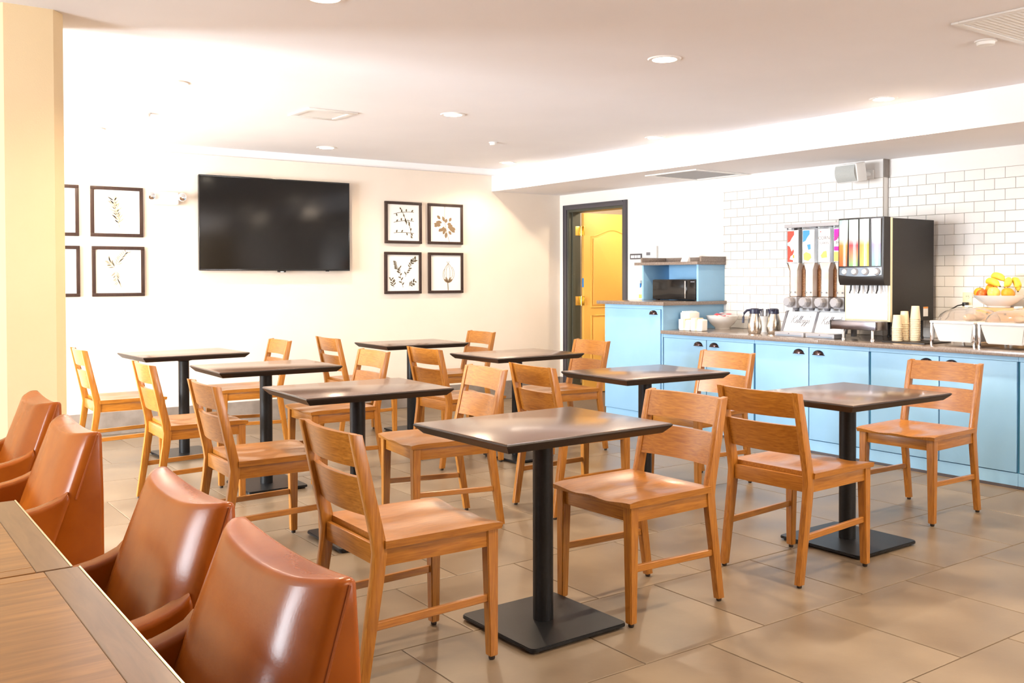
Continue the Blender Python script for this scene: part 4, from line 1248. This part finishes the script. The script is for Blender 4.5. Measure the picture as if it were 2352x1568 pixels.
# juice machine ---------------------------------------------------
ju = on('juice_dispenser', 'large black juice machine with four lit picture panels', 'dispenser', 6.30, 4.118)
box('body', (-0.195, 0.325, -0.183, 0.183, 0.135, 0.868), M['black_matte'], ju, bev=0.004)
box('side_trim', (-0.222, -0.196, -0.184, 0.183, 0.135, 0.870), M['ivory'], ju, bev=0.002, label='pale vertical trim strip')
# door with bowed front
b = B()
n = 10
rows = []
for i in range(n + 1):
    y = -0.184 + 0.366 * i / n
    bow = -0.018 * (1 - (y / 0.184) ** 2)
    rows.append([b.verts.new(p) for p in ((-0.300 + bow, y, 0.425), (-0.306 + bow, y, 0.46), (-0.300 + bow, y, 0.874), (-0.223, y, 0.874), (-0.223, y, 0.392), (-0.285 + bow * 0.6, y, 0.395))])
for p, q in zip(rows, rows[1:]):
    for k in range(6):
        b.faces.new((p[k], q[k], q[(k + 1) % 6], p[(k + 1) % 6]))
b.faces.new(rows[0]); b.faces.new(list(reversed(rows[-1])))
jd = obj('door', b, M['black_plastic'], ju, smooth=True, angle=35)
PJ = [panel_mat('orange_juice_panel', (0.50, 0.10, 0.03), (0.58, 0.22, 0.05), (0.32, 0.50, 0.48)), panel_mat('berry_juice_panel', (0.22, 0.42, 0.20), (0.50, 0.07, 0.09), (0.42, 0.56, 0.56)),
      panel_mat('apple_juice_panel', (0.55, 0.46, 0.14), (0.58, 0.34, 0.10), (0.48, 0.60, 0.60)), panel_mat('grape_juice_panel', (0.26, 0.46, 0.50), (0.32, 0.32, 0.55), (0.58, 0.56, 0.66))]
for k in range(4):
    y = 0.132 - k * 0.0875
    bow = -0.018 * (1 - (y / 0.184) ** 2)
    b = B()
    nn = 8
    L_ = []
    for i in range(nn + 1):
        a = -1 + 2 * i / nn
        L_.append([b.verts.new((-0.3045 + bow - 0.012 * (1 - a * a), y + a * 0.0375, z)) for z in (0.530, 0.862)])
    for p, q in zip(L_, L_[1:]):
        b.faces.new((p[0], q[0], q[1], p[1]))
    b.faces.new([p[0] for p in L_]); b.faces.new([p[1] for p in reversed(L_)])
    b.faces.new((L_[0][0], L_[0][1], L_[-1][1], L_[-1][0]))
    pn = obj('picture_panel', b, PJ[k], jd, smooth=True, angle=40, label='lit picture panel of %s' % ('orange juice', 'red berries', 'golden juice', 'pale grape juice')[k])
b = B()
rows = []
for i in range(n + 1):
    y = -0.172 + 0.342 * i / n
    bow = -0.018 * (1 - (y / 0.184) ** 2)
    zb = 0.468 - 0.012 * (1 - (y / 0.172) ** 2)
    rows.append([b.verts.new(p) for p in ((-0.3085 + bow, y, zb), (-0.3065 + bow, y, 0.520), (-0.302 + bow, y, 0.520), (-0.302 + bow, y, zb))])
for p, q in zip(rows, rows[1:]):
    for k in range(4):
        b.faces.new((p[k], q[k], q[(k + 1) % 4], p[(k + 1) % 4]))
b.faces.new(rows[0]); b.faces.new(list(reversed(rows[-1])))
obj('control_strip', b, M['silver'], jd, smooth=True, angle=35)
for k in range(4):
    y = 0.122 - k * 0.084
    bow = -0.018 * (1 - (y / 0.184) ** 2)
    b = bm_lathe(B(), [(0.0, -0.010), (0.016, -0.009), (0.020, 0.0)], 16, (-0.308 + bow, y, 0.490), 'X')
    obj('button', b, M['lbl_white'], jd, smooth=True, angle=40, label='round white dispensing button')
    b = bm_lathe(B(), [(0.021, -0.003), (0.027, -0.003), (0.028, 0.002)], 16, (-0.307 + bow, y - 0.008, 0.490), 'X')
    obj('button_ring', b, M['grey_plastic'], jd, smooth=True, angle=40)
box('splash_panel', (-0.230, -0.2225, -0.168, 0.168, 0.150, 0.392), M['lbl_white'], ju, bev=0.001)
for k in range(4):
    y = 0.105 - k * 0.072
    tube('nozzle', [(-0.262, y, 0.398), (-0.266, y, 0.36), (-0.272, y + 0.006, 0.335)], 0.006, M['black_plastic'], ju, n=8)
    tube('lever', [(-0.252, y - 0.03, 0.395), (-0.250, y - 0.034, 0.345)], 0.003, M['pale_grey'], ju, n=6)
b = bm_box(B(), -0.375, -0.232, -0.170, 0.195, 0.078, 0.140, bev=0.006)
dt = obj('drip_tray', b, M['dark_steel'], ju, smooth=True, angle=35)
box('tray_end', (-0.376, -0.24, 0.1955, 0.201, 0.076, 0.142), M['black_plastic'], dt)
for (x, y) in ((-0.335, 0.115), (-0.335, -0.12), (0.25, 0.13), (0.25, -0.135)):
    lathe('leg', [(0.014, 0.0), (0.014, 0.012), (0.010, 0.02), (0.011, 0.136)], M['black_plastic'] if x > 0 else M['chrome'], ju, 14, (x, y, 0))
stk = box('warning_sticker', (0.19, 0.25, -0.1845, -0.1835, 0.165, 0.235), M['paper'], ju, label='small white and orange sticker')
box('sticker_stripe', (0.19, 0.25, -0.1849, -0.1845, 0.222, 0.235), M['lbl_orange'], stk)

# cups on a black mat
mt = box('tray_mat', (5.97, 6.30, 3.61, 3.93, ZT + 0.0005, ZT + 0.0085), M['black_plastic'], None, bev=0.003)
tag(mt, 'flat black mat under the paper cup stacks', 'mat')
b = bm_lathe(B(), [(0.0, 0.002), (0.0245, 0.002), (0.0245, 0.0), (0.0255, 0.0), (0.0335, 0.088), (0.0355, 0.0885), (0.0355, 0.0905), (0.0325, 0.0905), (0.0242, 0.004), (0.0, 0.004)], 20)
cupm = mesh_from(b, 'paper_cup', M['cup'], True, 40)
for (x, y, n, lb) in ((6.070, 3.875, 8, 'leftmost and lowest'), (6.155, 3.872, 10, 'middle'), (6.170, 3.799, 13, 'rightmost and tallest')):
    for k in range(n):
        o = bpy.data.objects.new('paper_cup', cupm)
        o.rotation_euler = (PI, 0, 0)
        o.location = (x, y, ZT + 0.0095 + 0.0905 + k * 0.0125)
        link(o)
        tag(o, 'upturned pale paper cup in the %s of three nested stacks' % lb, 'cup', 'paper cups in the %s stack' % lb)

# pastry trays with clear domes
def dome_tray(x, y, rz, label, n_pastry, plab):
    t = on('pastry_tray', label, 'serving tray', x, y, rz, 'white pastry trays with clear domes')
    dx, dy = 0.20, 0.142
    b = B()
    for (z0, z1, i0, i1) in ((0.03, 0.150, 0.03, 0.0),):
        hex_loft(b, [(-dx + i0, -dy + i0, z0), (dx - i0, -dy + i0, z0), (dx - i0, dy - i0, z0), (-dx + i0, dy - i0, z0)], [(-dx, -dy, z1), (dx, -dy, z1), (dx, dy, z1), (-dx, dy, z1)])
    bmesh.ops.bevel(b, geom=b.edges[:], offset=0.006, segments=2, affect='EDGES')
    obj('pan', b, M['white_plastic'], t, smooth=True, angle=40)
    box('rim', (-dx - 0.014, dx + 0.014, -dy - 0.008, dy + 0.008, 0.1505, 0.166), M['white_ceramic'], t, bev=0.004)
    for sx in (-1, 1):
        for sy in (-1, 1):
            b = bm_box(B(), sx * (dx - 0.006) - 0.010, sx * (dx - 0.006) + 0.010, sy * (dy + 0.003) - 0.007, sy * (dy + 0.003) + 0.007, 0.0, 0.150, bev=0.003)
            obj('leg', b, M['chrome'] if sx < 0 else M['white_plastic'], t, smooth=True, angle=40)
    b = B()
    nn = 16
    R0 = []
    for (f, z) in ((1.0, 0.1665), (0.98, 0.185), (0.90, 0.208), (0.75, 0.228), (0.5, 0.243), (0.0, 0.250)):
        ring = []
        for i in range(nn * 2):
            a = 2 * PI * i / (nn * 2)
            ca, sa = math.cos(a), math.sin(a)
            ex = 0.45
            ring.append((dx * f * math.copysign(abs(ca) ** ex, ca), dy * f * math.copysign(abs(sa) ** ex, sa), z))
        R0.append(ring)
    for sh in (1.0, 0.975):
        RR = [[b.verts.new((p[0] * sh, p[1] * sh, p[2] - (0 if sh == 1 else 0.003) * (1 if p[2] > 0.17 else 0))) for p in r] for r in R0]
        for p, q in zip(RR, RR[1:]):
            for i in range(nn * 2):
                j = (i + 1) % (nn * 2)
                b.faces.new((p[i], p[j], q[j], q[i]))
        if sh == 1.0: first = RR[0]
        else:
            for i in range(nn * 2):
                j = (i + 1) % (nn * 2)
                b.faces.new((first[i], first[j], RR[0][j], RR[0][i]))
    bmesh.ops.remove_doubles(b, verts=b.verts[:], dist=1e-5)
    dm = obj('dome_lid', b, M['dome'], t, smooth=True, angle=60)
    box('lid_handle', (-0.035, 0.035, -0.012, 0.012, 0.251, 0.265), M['white_plastic'], t, bev=0.004)
    rn = random.Random(n_pastry)
    for k in range(n_pastry):
        px_, py_ = x - 0.10 + 0.10 * (k % 3), y - 0.06 + 0.12 * (k // 3)
        p = thing('pastry', plab.replace('pastry', 'pastry at the ' + ('front', 'middle', 'rear')[k % 3]), 'pastry', (px_, py_, ZT + 0.167), rn.uniform(0, 3), 'pastries under the ' + plab.split('the ')[1])
        b = B()
        bm_sphere(b, (0, 0, 0.021), 1, 0.046, 0.032, 0.021)
        for v in b.verts:
            v.co.z += 0.003 * math.sin(v.co.x * 160)
            if v.co.z < 0.0: v.co.z = 0.0
        obj('crust', b, M['bread'], p, smooth=True)
dome_tray(6.135, 3.395, 0, 'left white pastry tray under a clear dome', 2, 'golden pastry under the left clear dome')
dome_tray(6.120, 3.065, 0, 'right white pastry tray under a clear dome', 3, 'golden pastry under the right clear dome')

# crate with the fruit bowl
cr = on('wooden_crate', 'pale wooden box with round holes carrying the fruit bowl', 'crate', 6.535, 3.33)
H_ = 0.243
box('front_board', (-0.125, -0.113, -0.17, 0.17, 0.0, H_), M['pine'], cr, bev=0.002)
box('rear_board', (0.113, 0.125, -0.17, 0.17, 0.0, H_), M['pine'], cr, bev=0.002)
box('end_board', (-0.1125, 0.1125, -0.17, -0.158, 0.0, H_), M['pine'], cr, bev=0.002)
box('end_board', (-0.1125, 0.1125, 0.158, 0.17, 0.0, H_), M['pine'], cr, bev=0.002)
box('top_board', (-0.1125, 0.1125, -0.1575, 0.1575, H_ - 0.012, H_ - 0.0005), M['pine'], cr)
for y in (0.09, 0.03, -0.03):
    box('vent_slot', (-0.1265, -0.125, y - 0.007, y + 0.007, 0.20, 0.212), M['stem'], cr)
box('vent_slot', (-0.1265, -0.125, 0.045, 0.07, 0.145, 0.16), M['stem'], cr)
fx, fy, fz = 6.515, 3.395, ZT + H_ + 0.0005
fb = thing('fruit_bowl', 'wide white bowl heaped with fruit on the wooden box', 'bowl', (fx, fy, fz))
lathe('bowl_body', bowl_prof(0.158, 0.082), M['white_ceramic'], fb, 36, angle=50)
def fruit(name, label, cat, m, p, r, sc=(1, 1, 1), stem=True, grp=None):
    t = thing(name, label, cat, (fx + p[0], fy + p[1], fz + p[2]), 0, grp)
    b = B()
    bm_sphere(b, (0, 0, 0), r, *sc)
    for v in b.verts:
        q = math.hypot(v.co.x, v.co.y) / r
        if q < 0.35: v.co.z -= math.copysign(0.006 * (1 - q / 0.35), v.co.z)
    obj('skin', b, m, t, smooth=True)
    tube('stem', [(0, 0, r * sc[2] * 0.82), (0.003, 0, r * sc[2] + 0.004)], 0.0022, M['stem'], t, n=6)
# seen from the room +y is left, -x is towards the viewer
fruit('orange', 'orange at the left end of the fruit bowl', 'orange', M['orange'], (-0.030, 0.118, 0.098), 0.038)
fruit('apple', 'dark red apple behind the leftmost orange', 'apple', M['apple_red'], (0.045, 0.080, 0.112), 0.038)
fruit('apple', 'orange-red apple low at the front left of the bowl', 'apple', M['apple_red'], (-0.090, 0.070, 0.088), 0.036)
fruit('orange', 'orange in the middle of the heap, stem end showing', 'orange', M['orange'], (-0.020, 0.040, 0.128), 0.038)
fruit('apple', 'large pale yellow apple at the front of the bowl', 'apple', M['apple_yellow'], (-0.092, -0.012, 0.100), 0.041)
fruit('orange', 'orange at the front right of the fruit bowl', 'orange', M['orange'], (-0.066, -0.092, 0.098), 0.039)
fruit('orange', 'orange hidden under the bananas', 'orange', M['orange'], (0.045, -0.045, 0.090), 0.038)
def banana(pts, label):
    p0 = Vector(pts[0])
    P = [Vector(p) for p in pts]
    # quadratic through three points
    cv = []
    for i in range(13):
        t = i / 12
        cv.append(P[0] * (1 - t) * (1 - 2 * t) + P[1] * 4 * t * (1 - t) + P[2] * t * (2 * t - 1))
    tp = [0.35, 0.62, 0.85, 0.97, 1, 1, 1, 1, 1, 0.95, 0.8, 0.5, 0.25]
    t = thing('banana', label, 'banana', (fx, fy, fz), 0, 'bananas on top of the fruit bowl')
    obj('peel', bm_tube(B(), cv, 0.024, 9, tp), M['banana'], t, smooth=True, angle=80)
    tube('tip', [cv[-1], cv[-1] + (cv[-1] - cv[-2]) * 0.6], 0.005, M['stem'], t, n=6)
banana(((-0.050, 0.060, 0.168), (-0.066, 0.012, 0.178), (-0.078, -0.045, 0.146)), 'lower left banana crossing the front of the bunch')
banana(((-0.020, 0.040, 0.206), (-0.026, -0.006, 0.214), (-0.034, -0.056, 0.180)), 'uppermost banana of the bunch')
banana(((-0.010, -0.066, 0.196), (-0.045, -0.086, 0.172), (-0.056, -0.068, 0.140)), 'upright banana in the middle of the bunch')
banana(((0.015, -0.084, 0.196), (0.000, -0.122, 0.166), (-0.015, -0.136, 0.112)), 'rightmost banana drooping over the bowl rim')

# socket with plugged-in cord
so = thing('wall_socket', 'ivory wall socket in the tiles left of the fruit bowl', 'socket', (XR2 - 0.010, 3.71, 1.06))
box('cover_plate', (-0.005, 0, -0.036, 0.036, 0, 0.115), M['ivory'], so, bev=0.003)
for z in (0.030, 0.085):
    lathe('outlet', [(0.0, -0.0075), (0.016, -0.0075), (0.017, -0.004)], M['ivory'], so, 16, (0, 0, z), 'X')
for dy in (-0.006, 0.006):
    box('slot', (-0.0085, -0.0075, dy - 0.0012, dy + 0.0012, 0.082, 0.092), M['stem'], so)
pc = thing('power_cord', 'black plug and cord running from the socket down to the pastry trays', 'cord', (XR2 - 0.018, 3.71, 1.09))
box('plug', (-0.045, -0.0005, -0.014, 0.014, -0.014, 0.014), M['black_plastic'], pc, bev=0.005)
tube('cable', [(-0.044, 0.0, 0), (-0.075, 0.03, -0.01), (-0.11, 0.065, -0.04), (-0.14, 0.085, -0.09), (-0.15, 0.085, -0.17), (-0.13, 0.06, -0.245)], 0.0045, M['black_plastic'], pc, n=8)
# box-corner strip where the wall steps out
st = struct('trim_3', bm_box(B(), XR - 0.012, XR + 0.063, 4.346, 4.353, 2.054, 2.195), M['base_grey'], 'grey end strip where the tiled wall steps back')
